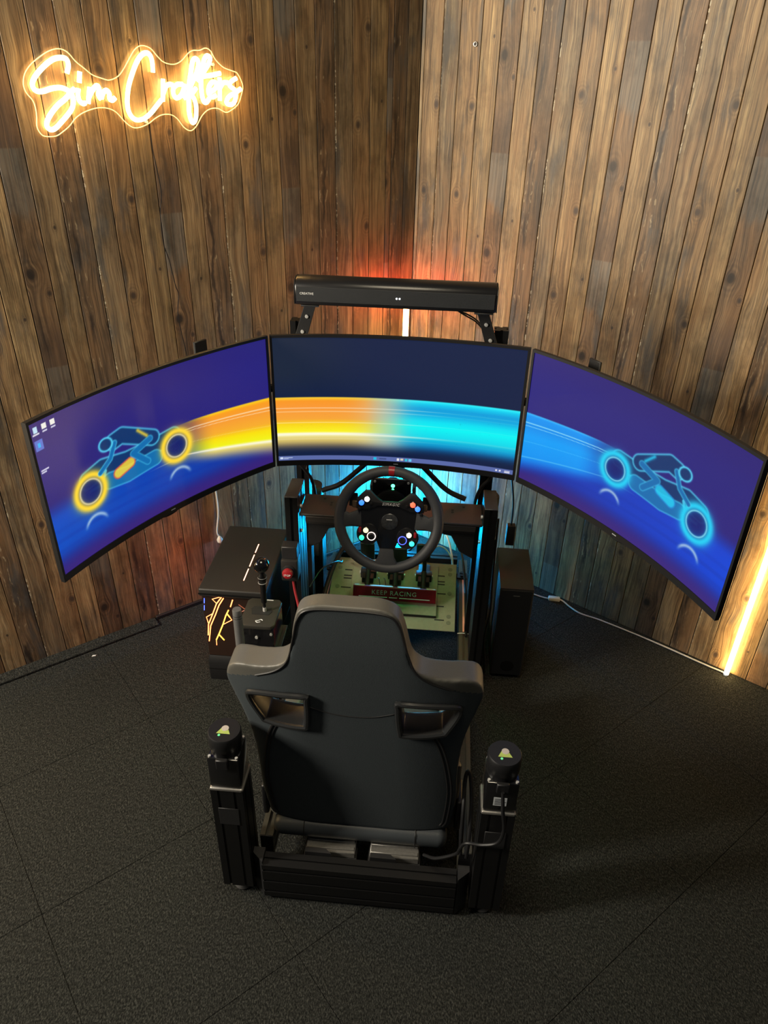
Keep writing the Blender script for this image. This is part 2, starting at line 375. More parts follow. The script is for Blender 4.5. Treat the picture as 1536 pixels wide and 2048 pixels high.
# ------------------------------------------------------------------ monitors
def sst(x, a, b): 
    t = np.clip((x - a) / (b - a), 0, 1); return t * t * (3 - 2 * t)
def lay(img, col, al): return img * (1 - al[..., None]) + np.array(col) * al[..., None]
def seg(X, Y, p, q):
    px, py = p; dx, dy = q[0] - px, q[1] - py; t = np.clip(((X - px) * dx + (Y - py) * dy) / (dx * dx + dy * dy + 1e-9), 0, 1)
    return np.hypot(X - px - t * dx, Y - py - t * dy)
def chain(X, Y, pts): return np.min([seg(X, Y, a, b) for a, b in zip(pts[:-1], pts[1:])], axis=0)
def motorbike_art(U, V, warm):
    """plain generic racing motorbike with light streaks behind it; bike heads to the left (mirrored for the other screen)"""
    X, Y = U * 1.78, V
    img = np.zeros(U.shape + (3,)) + np.array((.150, .125, .475))
    img = lay(img, (.16, .10, .42), sst(V, .75, 1.) * .5)
    fl = sst(V, .50, .36) * (1 - .8 * sst(V, .20, .02))
    img = lay(img, (.02, .30, .76) if warm else (.02, .26, .82), fl * (1 - .55 * U))
    img = lay(img, (.25, .12, .45), sst(V, .16, 0) * .7)
    img = lay(img, (.05, .18, .62), sst(V, .42, .2) * sst(V, .1, .2) * .5 * sst(np.sin(V * 90 + U * 6), -.2, 1) * .5)
    # streaks
    vt = .575 - .03 * np.clip((U - .65) / .35, 0, 1); vb = .27 - .19 * np.clip((U - .6) / .4, 0, 1)
    tt = (V - vb) / (vt - vb)
    al = sst(U, .52, .74) * sst(tt, -.12, .22) * (1 - sst(tt, .985, 1.01))
    if warm:
        k = [(-.2, (.45, .38, .55)), (.05, (.85, .74, .45)), (.17, (.93, .85, .45)), (.22, (.98, .97, .85)), (.27, (.95, .95, .1)), (.42, (.98, .88, .05)), (.55, (.97, .68, .18)), (.8, (.97, .60, .20)), (.93, (.98, .62, .12)), (1.0, (1., .85, .1))]
    else:
        k = [(-.2, (.1, .25, .7)), (.05, (.02, .45, .88)), (.25, (.03, .58, .95)), (.6, (.03, .62, .97)), (.8, (.05, .55, .92)), (.95, (.05, .58, .95)), (1.0, (.25, .75, 1.))]
    ts = [a for a, _ in k]; colr = np.stack([np.interp(tt, ts, [c[i] for _, c in k]) for i in range(3)], -1)
    img = img * (1 - al[..., None]) + colr * al[..., None]
    wl = (1., .97, .85) if warm else (.7, .95, 1.)
    for q, wd, s in ((.83, .010, .75), (.775, .007, .6), (.22, .012, .9 if warm else .35), (.5, .006, .25)):
        img = lay(img, wl, np.exp(-((tt - q) / wd) ** 2) * sst(U, .40, .62) * s)
    # bike
    ring = (1., .85, .22) if warm else (.1, .80, .95); edge = (.35, .85, .98); dark = (.03, .20, .42); mid = (.05, .42, .68)
    rw, fw = (.995, .435), (.31, .42)
    bodyd = chain(X, Y, [(.30, .50), (.42, .53), (.60, .50), (.80, .50), (.98, .52)]) - .058
    img = lay(img, dark, sst(bodyd, .004, -.004)); img = lay(img, edge, np.exp(-(bodyd / .007) ** 2) * .7)
    low = chain(X, Y, [(.46, .42), (.60, .40), (.82, .42)]) - .055
    img = lay(img, mid, sst(low, .004, -.004)); img = lay(img, edge, np.exp(-(low / .006) ** 2) * .5)
    eng = chain(X, Y, [(.53, .44), (.63, .47)]) - .035
    img = lay(img, ring, sst(eng, .006, -.004) * .85); img = lay(img, (.8, .3, .3) if warm else (.1, .5, .8), np.exp(-(eng / .006) ** 2) * .8)
    fork = chain(X, Y, [(.44, .50), (.40, .42), (.31, .42)]); img = lay(img, edge, sst(fork, .014, .006) * .8)
    for (cx, cy), rr in ((rw, .108), (fw, .108)):
        d = np.hypot(X - cx, Y - cy)
        img = lay(img, (.02, .10, .42), sst(d, rr, rr - .01) * .92)
        img = lay(img, ring, np.exp(-((d - rr) / .026) ** 2) * 1.)
        img = lay(img, wl, np.exp(-((d - rr * .74) / .006) ** 2) * .75)
        img = lay(img, ring, np.exp(-((d - rr) / .05) ** 2) * .25)
        dr = np.hypot(X - cx, (Y - cy + .255))
        img = lay(img, (.75, .85, .9), np.exp(-((dr - .085) / .012) ** 2) * sst(Y - cy, -.25, -.19) * .75)
    tor = chain(X, Y, [(.82, .57), (.60, .675), (.53, .66)]) - .054
    img = lay(img, dark, sst(tor, .004, -.004)); img = lay(img, edge, np.exp(-(tor / .007) ** 2) * .7)
    arm = chain(X, Y, [(.54, .65), (.49, .56), (.40, .50)]) - .016; img = lay(img, mid, sst(arm, .004, -.004)); img = lay(img, edge, np.exp(-(arm / .005) ** 2) * .5)
    leg = chain(X, Y, [(.80, .57), (.66, .52), (.76, .42)]) - .022; img = lay(img, mid, sst(leg, .004, -.004)); img = lay(img, edge, np.exp(-(leg / .005) ** 2) * .4)
    hd = np.hypot((X - .475) / 1.15, Y - .665) - .042; img = lay(img, dark, sst(hd, .004, -.004)); img = lay(img, edge, np.exp(-(hd / .007) ** 2) * .9)
    img = lay(img, ring, np.exp(-(chain(X, Y, [(.78, .60), (.72, .66)]) / .012) ** 2) * .8)
    return img
def icons(img, U, V, lst):
    for u, v, su, sv, col in lst:
        img = lay(img, col, ((np.abs(U - u) < su) & (np.abs(V - v) < sv)).astype(float))
    return img
def art_left(U, V):
    img = motorbike_art(U, V, True)
    return icons(img, U, V, [(.022, .955, .007, .018, (.75, .88, .95)), (.055, .955, .008, .014, (.93, .93, .9)), (.088, .955, .008, .014, (.93, .93, .9)),
                             (.022, .928, .013, .004, (.85, .85, .9)), (.055, .928, .009, .004, (.8, .8, .9)), (.088, .928, .009, .004, (.8, .8, .9)),
                             (.024, .86, .015, .030, (.35, .45, .8)), (.024, .86, .006, .012, (.2, .7, .95)), (.024, .71, .015, .004, (.8, .8, .9)), (.02, .697, .01, .004, (.8, .8, .9))])
def art_right(U, V): return motorbike_art(1 - U, V, False)
def art_centre(U, V):
    img = np.zeros(U.shape + (3,)) + np.array((.055, .115, .255))
    img = lay(img, (.12, .16, .22), sst(U, .45, 0) * sst(V, .45, .75) * .7)
    vt, vb = .535, .085; tt = (V - vb) / (vt - vb)
    kw = [(-.1, (.15, .15, .25)), (.08, (.55, .48, .35)), (.2, (.85, .76, .42)), (.29, (.95, .9, .6)), (.325, (1., .98, .88)), (.36, (.98, .95, .15)), (.5, (.98, .84, .1)), (.6, (.97, .65, .22)), (.8, (.98, .60, .22)), (.93, (.98, .60, .15)), (1., (1., .85, .2))]
    kc = [(-.1, (.04, .12, .25)), (.08, (.02, .38, .62)), (.2, (.02, .62, .82)), (.33, (.05, .85, .92)), (.5, (0., .96, .96)), (.62, (0., .88, .95)), (.75, (.02, .66, .88)), (.85, (.02, .62, .86)), (.93, (.02, .78, .93)), (1., (.2, .98, 1.))]
    def ev(k): return np.stack([np.interp(tt, [a for a, _ in k], [c[i] for _, c in k]) for i in range(3)], -1)
    m = sst(U, .36, .56)[..., None]; colr = ev(kw) * (1 - m) + ev(kc) * m
    mm = np.exp(-((U - .45) / .10) ** 2) * .55; colr = lay(colr, (.78, .82, .78), mm)
    al = sst(tt, -.08, .18) * (1 - sst(tt, .985, 1.008)); img = img * (1 - al[..., None]) + colr * al[..., None]
    for q, wd, s in ((.80, .007, .55), (.735, .007, .5), (.53, .007, .5), (.30, .016, .7), (.22, .006, .3)):
        img = lay(img, (1., 1., .9), np.exp(-((tt - q) / wd) ** 2) * s * (1 - .75 * sst(U, .45, .8)))
    img = lay(img, (.36, .42, .66), (V < .036).astype(float) * .97)
    return icons(img, U, V, [(.412, .018, .006, .011, (.1, .75, .9)), (.445, .018, .014, .008, (.25, .3, .5)), (.51, .018, .006, .010, (.9, .9, .92)), (.527, .018, .006, .009, (.85, .8, .7)), (.545, .018, .006, .010, (.2, .75, .85)), (.562, .018, .006, .010, (.4, .8, .95)),
                             (.012, .018, .006, .009, (.8, .85, .95)), (.04, .022, .018, .004, (.8, .85, .95)), (.032, .012, .01, .003, (.7, .75, .9)), (.93, .018, .004, .007, (.9, .9, .95)), (.945, .018, .004, .007, (.9, .9, .95)), (.975, .022, .012, .004, (.9, .9, .95)), (.975, .012, .012, .004, (.9, .9, .95))])
def screen_mat():
    m = bpy.data.materials.new('lit_screen'); m.use_nodes = True; nt = m.node_tree; b = nt.nodes['Principled BSDF']
    at = nt.nodes.new('ShaderNodeAttribute'); at.attribute_name = 'picture'
    b.inputs['Base Color'].default_value = (.01, .01, .012, 1); b.inputs['Roughness'].default_value = .26
    nt.links.new(at.outputs['Color'], b.inputs['Emission Color']); b.inputs['Emission Strength'].default_value = 1.0
    return m
SCREEN = screen_mat()
bezel_mat = mat('black_matte_bezel', (.006, .006, .007), .5, 0, noise=.15, nscale=200)
shell_mat = mat('dark_monitor_shell', (.02, .02, .021), .35, .1, noise=.15, nscale=80)
MZ0, MZ1 = .845, 1.251
def monitor(name, label, p0, p1, art, led_side):
    p0, p1 = Vector((*p0, 0)), Vector((*p1, 0)); ch = p1 - p0; W = ch.length; ux = ch.normalized(); n = Vector((-ux.y, ux.x, 0))   # n points away from the viewer
    sag = .042; Rr = (W * W / 4 + sag * sag) / (2 * sag); half = math.asin(W / 2 / Rr)
    mid = (p0 + p1) / 2; H = MZ1 - MZ0; cz = MZ0
    def pt(u, v, d):     # u 0..1, v metres up, d metres behind the front surface
        th = (u - .5) * 2 * half
        q = mid + ux * (Rr + d) * math.sin(th) + n * ((Rr + d) * math.cos(th) - Rr * math.cos(half))
        return Vector((q.x, q.y, cz + v))
    T = Thing(name, label, 'monitor', (mid.x, mid.y, cz), RIG, 'curved monitors of the racing rig')
    NU, NV = 400, 226; bx, bt, bb = .0065, .0075, .017
    us = np.linspace(bx / W, 1 - bx / W, NU); vs = np.linspace(bb, H - bt, NV)
    th = (us - .5) * 2 * half; sx = Rr * np.sin(th); sy = Rr * np.cos(th) - Rr * math.cos(half)
    qx = mid.x + ux.x * sx + n.x * sy - T.base.x; qy = mid.y + ux.y * sx + n.y * sy - T.base.y
    co = np.zeros((NV, NU, 3), np.float32); co[..., 0] = qx; co[..., 1] = qy; co[..., 2] = vs[:, None]
    me = bpy.data.meshes.new('screen'); idx = np.arange(NV * NU).reshape(NV, NU)
    q = np.stack([idx[:-1, :-1], idx[:-1, 1:], idx[1:, 1:], idx[1:, :-1]], -1).reshape(-1, 4)
    me.vertices.add(NV * NU); me.vertices.foreach_set('co', co.ravel())
    me.loops.add(q.size); me.loops.foreach_set('vertex_index', q.ravel().astype(np.int32))
    me.polygons.add(len(q)); me.polygons.foreach_set('loop_start', np.arange(0, q.size, 4, dtype=np.int32))
    me.update(calc_edges=True)
    UU, VV = np.meshgrid(np.linspace(0, 1, NU), np.linspace(0, 1, NV))
    rgb = np.clip(art(UU, VV), 0, 1); rgb = np.where(rgb <= .04045, rgb / 12.92, ((rgb + .055) / 1.055) ** 2.4)
    ca = me.color_attributes.new('picture', 'FLOAT_COLOR', 'POINT')
    ca.data.foreach_set('color', np.concatenate([rgb, np.ones_like(rgb[..., :1])], -1).astype(np.float32).ravel())
    T.mesh('screen', me, SCREEN, smooth=True)
    def strip(u0, u1, v0, v1, d0, d1, k=24):
        bm = bmesh.new(); prev = None
        for i in range(k + 1):
            u = u0 + (u1 - u0) * i / k
            r = [bm.verts.new(pt(u, v0, d0)), bm.verts.new(pt(u, v1, d0)), bm.verts.new(pt(u, v1, d1)), bm.verts.new(pt(u, v0, d1))]
            if prev:
                for j in range(4): bm.faces.new((prev[j], prev[(j + 1) % 4], r[(j + 1) % 4], r[j]))
            else: bm.faces.new(r)
            prev = r
        bm.faces.new(list(reversed(prev))); bb_ = B(); bb_.bm.free(); bb_.bm = bm; return bb_
    for v0, v1 in ((0, bb), (H - bt, H)): T.part('bezel', strip(0, 1, v0, v1, -.003, .008), bezel_mat)
    for u0, u1 in ((0, bx / W), (1 - bx / W, 1)): T.part('bezel', strip(u0, u1, bb, H - bt, -.003, .008, 2), bezel_mat)
    T.part('back_shell', strip(.004, .996, .003, H - .003, .0085, .013), shell_mat)
    T.part('back_bulge', strip(.09, .91, .03, H - .03, .0132, .0302), shell_mat)
    T.part('mount_boss', strip(.36, .64, H * .3, H * .72, .0305, .052, 8), shell_mat)
    T.part('joystick_guard', B().tube([pt(.46, .002, .012), pt(.47, -.008, .012), pt(.50, -.011, .012), pt(.53, -.008, .012), pt(.54, .002, .012)], .0035, 6), bezel_mat)
    mk = B()
    for uu in (.492, .497, .502, .507): mk.bm.verts.ensure_lookup_table(); mk.prism([(uu, .008), (uu + .0035, .008), (uu + .0035, .0105), (uu, .0105)], lambda a, b_, d: pt(a, b_, d), -.0036, -.003)
    T.part('maker_mark', mk, sign_white, smooth=False)
    return T
monitor('monitor', 'curved monitor showing an orange-lit motorbike, left of the wheel', (-.721, .212), (-.357, .846), art_left, 1)
monitor('monitor', 'middle curved monitor with orange to cyan band and taskbar', (-.352, .850), (.364, .848), art_centre, 0)
monitor('monitor', 'curved monitor showing a cyan-lit motorbike, right of the wheel', (.370, .842), (.775, .241), art_right, -1)

# ------------------------------------------------------------------ neon sign on the left wall
SIGN ={'S':[[(-1.202,1.858),(-1.195,1.876),(-1.198,1.89),(-1.213,1.893),(-1.231,1.889),(-1.252,1.877),(-1.275,1.859),(-1.291,1.84),(-1.294,1.825),(-1.286,1.817),(-1.271,1.817),(-1.248,1.823),(-1.226,1.825),(-1.21,1.82),(-1.199,1.809),(-1.198,1.793),(-1.205,1.777),(-1.219,1.761),(-1.238,1.745),(-1.256,1.731),(-1.27,1.727),(-1.278,1.735),(-1.274,1.749),(-1.26,1.767),(-1.239,1.785),(-1.218,1.799),(-1.202,1.813),(-1.189,1.823)]],
'i':[[(-1.179,1.823),(-1.183,1.807),(-1.182,1.795),(-1.175,1.788),(-1.167,1.789)],[(-1.168,1.862),(-1.174,1.837)]],
'm':[[(-1.148,1.826),(-1.154,1.807),(-1.16,1.788)],[(-1.157,1.799),(-1.143,1.819),(-1.129,1.83),(-1.125,1.821),(-1.128,1.807),(-1.123,1.797)],[(-1.122,1.799),(-1.115,1.813),(-1.105,1.819),(-1.099,1.811),(-1.099,1.799),(-1.093,1.795),(-1.084,1.802)]],
'C':[[(-0.967,1.863),(-0.966,1.883),(-0.969,1.901),(-0.979,1.909),(-0.993,1.904),(-1.01,1.887),(-1.027,1.86),(-1.04,1.832),(-1.05,1.801),(-1.053,1.775),(-1.047,1.756),(-1.032,1.746),(-1.011,1.749),(-0.99,1.762),(-0.97,1.779),(-0.952,1.796)]],
'r':[[(-0.94,1.847),(-0.943,1.826),(-0.949,1.792)],[(-0.945,1.809),(-0.935,1.828),(-0.924,1.834),(-0.914,1.832)]],
'a':[[(-0.883,1.834),(-0.899,1.834),(-0.913,1.824),(-0.915,1.809),(-0.906,1.8),(-0.892,1.807),(-0.882,1.824),(-0.879,1.834)],[(-0.88,1.83),(-0.884,1.809),(-0.878,1.798)]],
'f':[[(-0.868,1.813),(-0.854,1.839),(-0.838,1.864),(-0.83,1.888),(-0.837,1.899),(-0.848,1.889),(-0.856,1.864),(-0.865,1.828),(-0.87,1.796),(-0.873,1.763),(-0.87,1.743),(-0.864,1.736),(-0.855,1.745),(-0.85,1.774),(-0.852,1.796),(-0.858,1.809),(-0.844,1.826)]],
't':[[(-0.838,1.843),(-0.817,1.865),(-0.799,1.886),(-0.793,1.901),(-0.801,1.906),(-0.811,1.896),(-0.82,1.873),(-0.826,1.843),(-0.828,1.813),(-0.825,1.793),(-0.818,1.788),(-0.806,1.798)],[(-0.829,1.854),(-0.797,1.857),(-0.764,1.863)]],
'e':[[(-0.803,1.813),(-0.784,1.824),(-0.78,1.837),(-0.791,1.841),(-0.802,1.83),(-0.806,1.813),(-0.798,1.802),(-0.784,1.806)]],
'r2':[[(-0.767,1.852),(-0.769,1.826),(-0.773,1.793)],[(-0.768,1.826),(-0.756,1.839),(-0.742,1.839)]],
's':[[(-0.713,1.851),(-0.731,1.842),(-0.737,1.831),(-0.722,1.82),(-0.719,1.804),(-0.728,1.786),(-0.742,1.782),(-0.751,1.788),(-0.743,1.802),(-0.722,1.813),(-0.702,1.824)]],
}
OUTL =[(-1.283,1.71),(-1.294,1.717),(-1.3,1.734),(-1.295,1.766),(-1.297,1.793),(-1.31,1.813),(-1.313,1.832),(-1.305,1.855),(-1.286,1.876),(-1.261,1.893),(-1.235,1.907),(-1.209,1.913),(-1.188,1.906),(-1.171,1.886),(-1.151,1.87),(-1.132,1.855),(-1.108,1.847),(-1.088,1.843),(-1.063,1.852),(-1.044,1.87),(-1.025,1.894),(-1.005,1.917),(-0.985,1.926),(-0.961,1.92),(-0.944,1.902),(-0.927,1.888),(-0.9,1.883),(-0.876,1.891),(-0.853,1.91),(-0.837,1.918),(-0.816,1.919),(-0.797,1.925),(-0.782,1.918),(-0.769,1.897),(-0.746,1.878),(-0.717,1.869),(-0.701,1.862),(-0.687,1.831),(-0.695,1.804),(-0.708,1.781),(-0.732,1.766),(-0.75,1.761),(-0.776,1.772),(-0.804,1.769),(-0.827,1.753),(-0.847,1.727),(-0.867,1.714),(-0.887,1.723),(-0.905,1.746),(-0.924,1.757),(-0.95,1.757),(-0.974,1.747),(-0.994,1.735),(-1.022,1.726),(-1.042,1.727),(-1.062,1.742),(-1.082,1.765),(-1.104,1.775),(-1.134,1.776),(-1.171,1.766),(-1.196,1.752),(-1.215,1.734),(-1.236,1.72),(-1.256,1.71)]
neon = glow('warm_white_neon', (1.0, .60, .20), 30.0)
edge_glow = glow('edge_lit_acrylic', (1.0, .62, .22), 2.2)
acrylic = mat('clear_acrylic', (1, 1, 1), .02, 0, trans=1.0)
S = Thing('neon_sign', 'glowing warm script neon sign on the left plank wall', 'neon sign', (-1.0, -.012, 1.71), WL)
for k, strokes in SIGN.items():
    b = B()
    for st in strokes:
        b.tube([(x, -.024 - .0012 * j % .004, z) for j, (x, z) in enumerate(st)], .0060, 8, 5)
    S.part('letter_' + k[0].lower(), b, neon)
ol = catmull([(x, z, 0) for x, z in OUTL], 3, True)
b = B(); b.prism([(p.x, p.y) for p in ol], lambda u, v, d: (u, d, v), -.012, -.008)
S.part('acrylic_backboard', b, acrylic, smooth=False)
S.part('lit_edge', B().tube([(x, -.0105, z) for x, z in OUTL], .0012, 6, 4, True), edge_glow)
for x, z in ((-1.205, 1.895), (-.78, 1.885), (-1.0, 1.74)):
    S.part('standoff', B().cyl((x, -.018, z), (x, -.0005, z), .004, seg=12), screw_steel)
W1 = Thing('sign_cable', 'thin black wire hanging from the neon sign down the planks', 'cable', (-.97, -.003, 1.16), WL)
W1.part('wire', B().tube([(x, -.003, z) for x, z in [(-.988, 1.735), (-.988, 1.665), (-.98, 1.584), (-.979, 1.542), (-.99, 1.485), (-.992, 1.405), (-.98, 1.35), (-.97, 1.271), (-.963, 1.237), (-.973, 1.157), (-.95, .95), (-.93, .7), (-.912, .5)]], .0014, 6, 5), cable_black)
W2 = Thing('white_plug_cable', 'white cable with round plug hanging behind the computer', 'cable', (-.92, -.004, .27), WL)
W2.part('wire', B().tube([(x, -.005, z) for x, z in [(-.912, .5), (-.911, .4), (-.925, .313), (-.921, .285)]], .003, 8, 6), cable_white)
W2.part('plug', B().lathe([(.002, 0), (.010, .002), (.012, .012), (.008, .022), (.003, .028)], (-.921, -.014, .262)), cable_white)
HK = Thing('wall_hook', 'small metal eyelet screwed into a pale right-hand plank', 'hook', (.221, 0, 1.958), WR)
HK.part('eyelet', B().tube([(.221 + .006 * math.cos(a), -.004, 1.958 + .006 * math.sin(a)) for a in [i * math.pi / 5 for i in range(10)]], .0018, 6, 3, True), screw_steel)
HK.part('screw', B().cyl((.221, -.002, 1.958), (.221, .004, 1.958), .003, seg=10), black_plastic)

# ------------------------------------------------------------------ lamps that stand against the walls
def lamp_light(name, F, loc, power, col, length, parent):
    l = bpy.data.lights.new(name, 'POINT'); l.energy = power; l.color = col; l.shadow_soft_size = .05
    o = bpy.data.objects.new(name, l); COL.objects.link(o); o.parent = parent; o.location = loc
warm_led = glow('warm_led_bar', (1.0, .66, .26), 34.0)
LB = Thing('led_bar', 'tall warm glowing LED bar leaning upright on the right wall', 'led lamp', (1.524, -.018, 0), WR)
LB.part('end_cap', B().cyl((1.524, -.018, 0), (1.524, -.018, .006), .009, seg=20), cable_white)
LB.part('tube', B().cyl((1.524, -.018, .006), (1.524, -.018, 1.35), .0085, seg=16), warm_led)
CL = Thing('corner_lamp', 'slim multicolour LED lamp standing in the corner behind the monitors', 'led lamp', (-.02, 1.72, 0), RIG)
CL.part('base', B().lathe([(.07, 0), (.07, .008), (.02, .012), (.0115, .0135)], (-.02, 1.72, 0)), black_paint)
segs = [(.014, .37, (0.0, .44, 1.0), 330), (.37, .50, (1.0, .22, .12), 2.0), (.50, .86, (.1, .35, .5), 3.0), (.86, 1.095, (1.0, .60, .20), 18.0), (1.095, 1.17, (1.0, .07, .03), 130)]
for i, (z0, z1, col, st) in enumerate(segs):
    CL.part('light_segment', B().cyl((-.02, 1.72, z0), (-.02, 1.72, z1 - .001), .011, seg=16), glow('lamp_segment_%d' % i, col, st))
CL.part('top_cap', B().lathe([(.0112, 1.17), (.0112, 1.178), (.008, 1.182)], (-.02, 1.72, 0)), black_plastic)

# ------------------------------------------------------------------ rig frame
def profile(b, axis, c, w, h, l0, l1, slot=.008, depth=.006):
    """T-slot bar: axis 'x','y','z'; c = centre of the section (two other axes in order), w,h = section size"""
    def side(n): 
        k = max(1, round(n / .04)); return [(-n / 2 + n / k * (i + .5)) for i in range(k)]
    pts = []
    for s in side(w): pts += [(s - slot / 2, -h / 2), (s - slot / 2, -h / 2 + depth), (s + slot / 2, -h / 2 + depth), (s + slot / 2, -h / 2)]
    pts.append((w / 2, -h / 2)); 
    for s in side(h): pts += [(w / 2, s - slot / 2), (w / 2 - depth, s - slot / 2), (w / 2 - depth, s + slot / 2), (w / 2, s + slot / 2)]
    pts.append((w / 2, h / 2))
    for s in reversed(side(w)): pts += [(s + slot / 2, h / 2), (s + slot / 2, h / 2 - depth), (s - slot / 2, h / 2 - depth), (s - slot / 2, h / 2)]
    pts.append((-w / 2, h / 2))
    for s in reversed(side(h)): pts += [(-w / 2, s + slot / 2), (-w / 2 + depth, s + slot / 2), (-w / 2 + depth, s - slot / 2), (-w / 2, s - slot / 2)]
    pts.append((-w / 2, -h / 2))
    f = {'x': lambda u, v, d: (d, c[0] + u, c[1] + v), 'y': lambda u, v, d: (c[0] + u, d, c[1] + v), 'z': lambda u, v, d: (c[0] + u, c[1] + v, d)}[axis]
    b.prism(pts, f, l0, l1); return b
RF = Thing('racing_rig_frame', 'black aluminium profile frame of the racing simulator', 'simulator rig', (0, .7, 0), RIG)
RF.part('rear_beam', profile(B(), 'x', (.021, .083), .04, .13, -.25, .245), black_metal, smooth=False)
for s in (-1, 1):
    RF.part('corner_plate', B().prism([(s * .248, .002), (s * .277, .028), (s * .277, .044), (s * .248, .044)], lambda u, v, d: (u, v, d), .012, .160), black_paint, smooth=False)
    RF.part('side_rail', profile(B(), 'y', (s * .262 + .006, .110), .034, .08, .086, 1.42), rail_alu, smooth=False, label='long aluminium base rail lit green')
    RF.part('rail_end_cap', B().box(s * .262 + .006 - .017, s * .262 + .006 + .017, .0825, .0858, .07, .15, .001, 1), black_plastic)
    RF.part('rail_reflection', B().box(s * .262 + .0025, s * .262 + .0095, .965, 1.28, .1495, .1512), salmon, smooth=False, label='salmon reflection on the rail, painted as a strip')  # pinkish reflection on the rail top, put in as a thin coloured strip
    RF.part('upright', profile(B(), 'z', (s * .3025, .855), .04, .12, .02, .765), black_metal, smooth=False)
    RF.part('end_cap', B().box(s * .3025 - .020, s * .3025 + .020, .795, .915, .765, .770, .002, 1), deck_paint)
    RF.part('gusset', B().prism([(s * .262, .704), (s * .09, .704), (s * .10, .672), (s * .19, .655), (s * .218, .60), (s * .262, .575)], lambda u, v, d: (u, d, v), .812, .820, .002, 1), black_paint, smooth=False)
    RF.part('rail_clamp', B().box(s * .262 - .022, s * .262 + .022, 1.282, 1.32, .150, .158, .002, 1).cyl((s * .262, 1.292, .158), (s * .262, 1.292, .166), .007, seg=12).cyl((s * .262, 1.310, .158), (s * .262, 1.310, .166), .007, seg=12), black_metal)
    RF.part('cable_tie', B().tube([(s * .245, .95, .153), (s * .262, .95, .156), (s * .285, .952, .153)], .0018, 6, 4), cable_white)
    for bz in (.72, .63):
        RF.part('bolt', B().cyl((s * .2815, .83, bz), (s * .276, .83, bz), .006, seg=10), screw_steel)
    for bz in (.16, .24):
        RF.part('bolt', B().cyl((s * .2815 + s * .041, .85, bz + .1), (s * .2815 + s * .046, .85, bz + .1), .006, seg=10), screw_steel)
RF.part('front_beam', profile(B(), 'x', (1.442, .083), .04, .13, -.25, .245), black_metal, smooth=False)
for yb in (.26, .58): RF.part('cross_member', profile(B(), 'x', (yb, .10), .04, .04, -.248, .246), black_metal, smooth=False)
dk = B().box(-.280, .282, .800, .925, .702, .710, .002, 1); dk.box(-.262, .262, .800, .806, .682, .7015, .001, 1)
dk.box(-.262, .262, .806, .812, .672, .6815, .001, 1)
deck = RF.part('wheel_deck', dk, deck_paint)
for x in (-.215, -.19, -.15, .15, .19, .225):
    for y in ((.865, .878) if x not in (-.215, .225) else (.90,)): RF.part('bolt_hole', B().cyl((x, y, .7100), (x, y, .7106), .0045, seg=10), rubber, deck, smooth=False)
RF.part('led_strip', B().box(-.15, .15, .905, .915, .6955, .7015), glow('green_under_deck_light', (.10, 1.0, .30), 55), smooth=False, label='green light strip under the wheel deck')
# pedal plate: sloped sand-coloured plate with slots and countersunk holes
sl = math.atan2(.09, .29); PPM = Matrix.Translation((0, .96, .152)) @ Matrix.Rotation(sl, 4, 'X')
pp = B().box(-.238, .236, 0, .305, -.004, 0, .001, 1, PPM)
plate = RF.part('pedal_plate', pp, plate_paint, smooth=False, label='sloped sand-coloured pedal plate')
for s in (-1, 1):
    for y in (.035, .062, .165, .255, .278):
        RF.part('countersunk_hole', B().lathe([(.0085, 0), (.0085, .0006), (.006, .0007)], PPM @ Vector((s * .212, y, 0)), PPM.to_3x3() @ Vector((0, 0, 1)), 14), mat('worn_plate_hole', (.16, .15, .11), .6, .2, noise=.2), plate)
    for y, ln in ((.045, .035), (.105, .03), (.162, .04), (.205, .03), (.218, .03), (.245, .028)):
        RF.part('slot', B().box(s * .178 - ln / 2, s * .178 + ln / 2, y - .0025, y + .0025, .0001, .0006, 0, 1, PPM), rubber, plate, smooth=False)
    RF.part('plate_support', B().box(s * .225 - .012, s * .225 + .012, 1.17, 1.20, .15, .212, .001, 1), black_metal)
RF.part('pedal_plate_leg', B().box(-.24, .24, 1.215, 1.235, .15, .226, .001, 1), black_metal)

# ------------------------------------------------------------------ actuators
def actuator(M, label, first=None):
    if first: return copy_thing(first, label, M)
    T = Thing('linear_actuator', label, 'actuator', (0, 0, 0), M, 'actuators at the rig corners')
    T.part('foot', B().lathe([(.022, 0), (.024, .006), (.016, .012), (.014, .05)], (0, 0, 0)), rubber)
    col = T.part('column', profile(B(), 'z', (0, 0), .078, .078, .048, .424, .006, .004), black_metal, smooth=False)
    T.part('access_cover', B().box(-.025, .025, -.0405, -.038, .30, .36, .001, 1), black_paint, col)
    T.part('adapter_plate', B().box(-.041, .041, -.041, .041, .424, .431, .006, 3), alu)
    T.part('motor_body', B().box(-.0375, .0375, -.0375, .0375, .4312, .530, .005, 2), gloss_black)
    T.part('encoder_cap', B().lathe([(.036, .530), (.036, .545), (.0385, .548), (.0385, .583), (.036, .587)], (0, 0, 0), seg=32), black_plastic)
    for sx in (-1, 1):
        for sy in (-1, 1): T.part('bolt', B().cyl((sx * .0315, sy * .0315, .5295), (sx * .0315, sy * .0315, .534), .0035, seg=10), screw_steel)
    T.part('connector_block', B().box(-.014, .014, -.047, -.036, .505, .535, .002, 1), black_plastic)
    k = T.part('warning_sticker', B().prism([(-.016, -.012), (.016, -.012), (.004, .011), (-.004, .011)], lambda u, v, d: (u, v, d), .5871, .5875), green_sticker, smooth=False)
    T.part('sticker_disc', B().cyl((.001, .004, .5875), (.001, .004, .5879), .0085, seg=18), silver_sticker, k)
    T.part('status_light', B().cyl((-.008, -.017, .587), (-.008, -.017, .588), .003, seg=10), glow('green_status_led', (.1, .8, .3), .5))
    return T.root
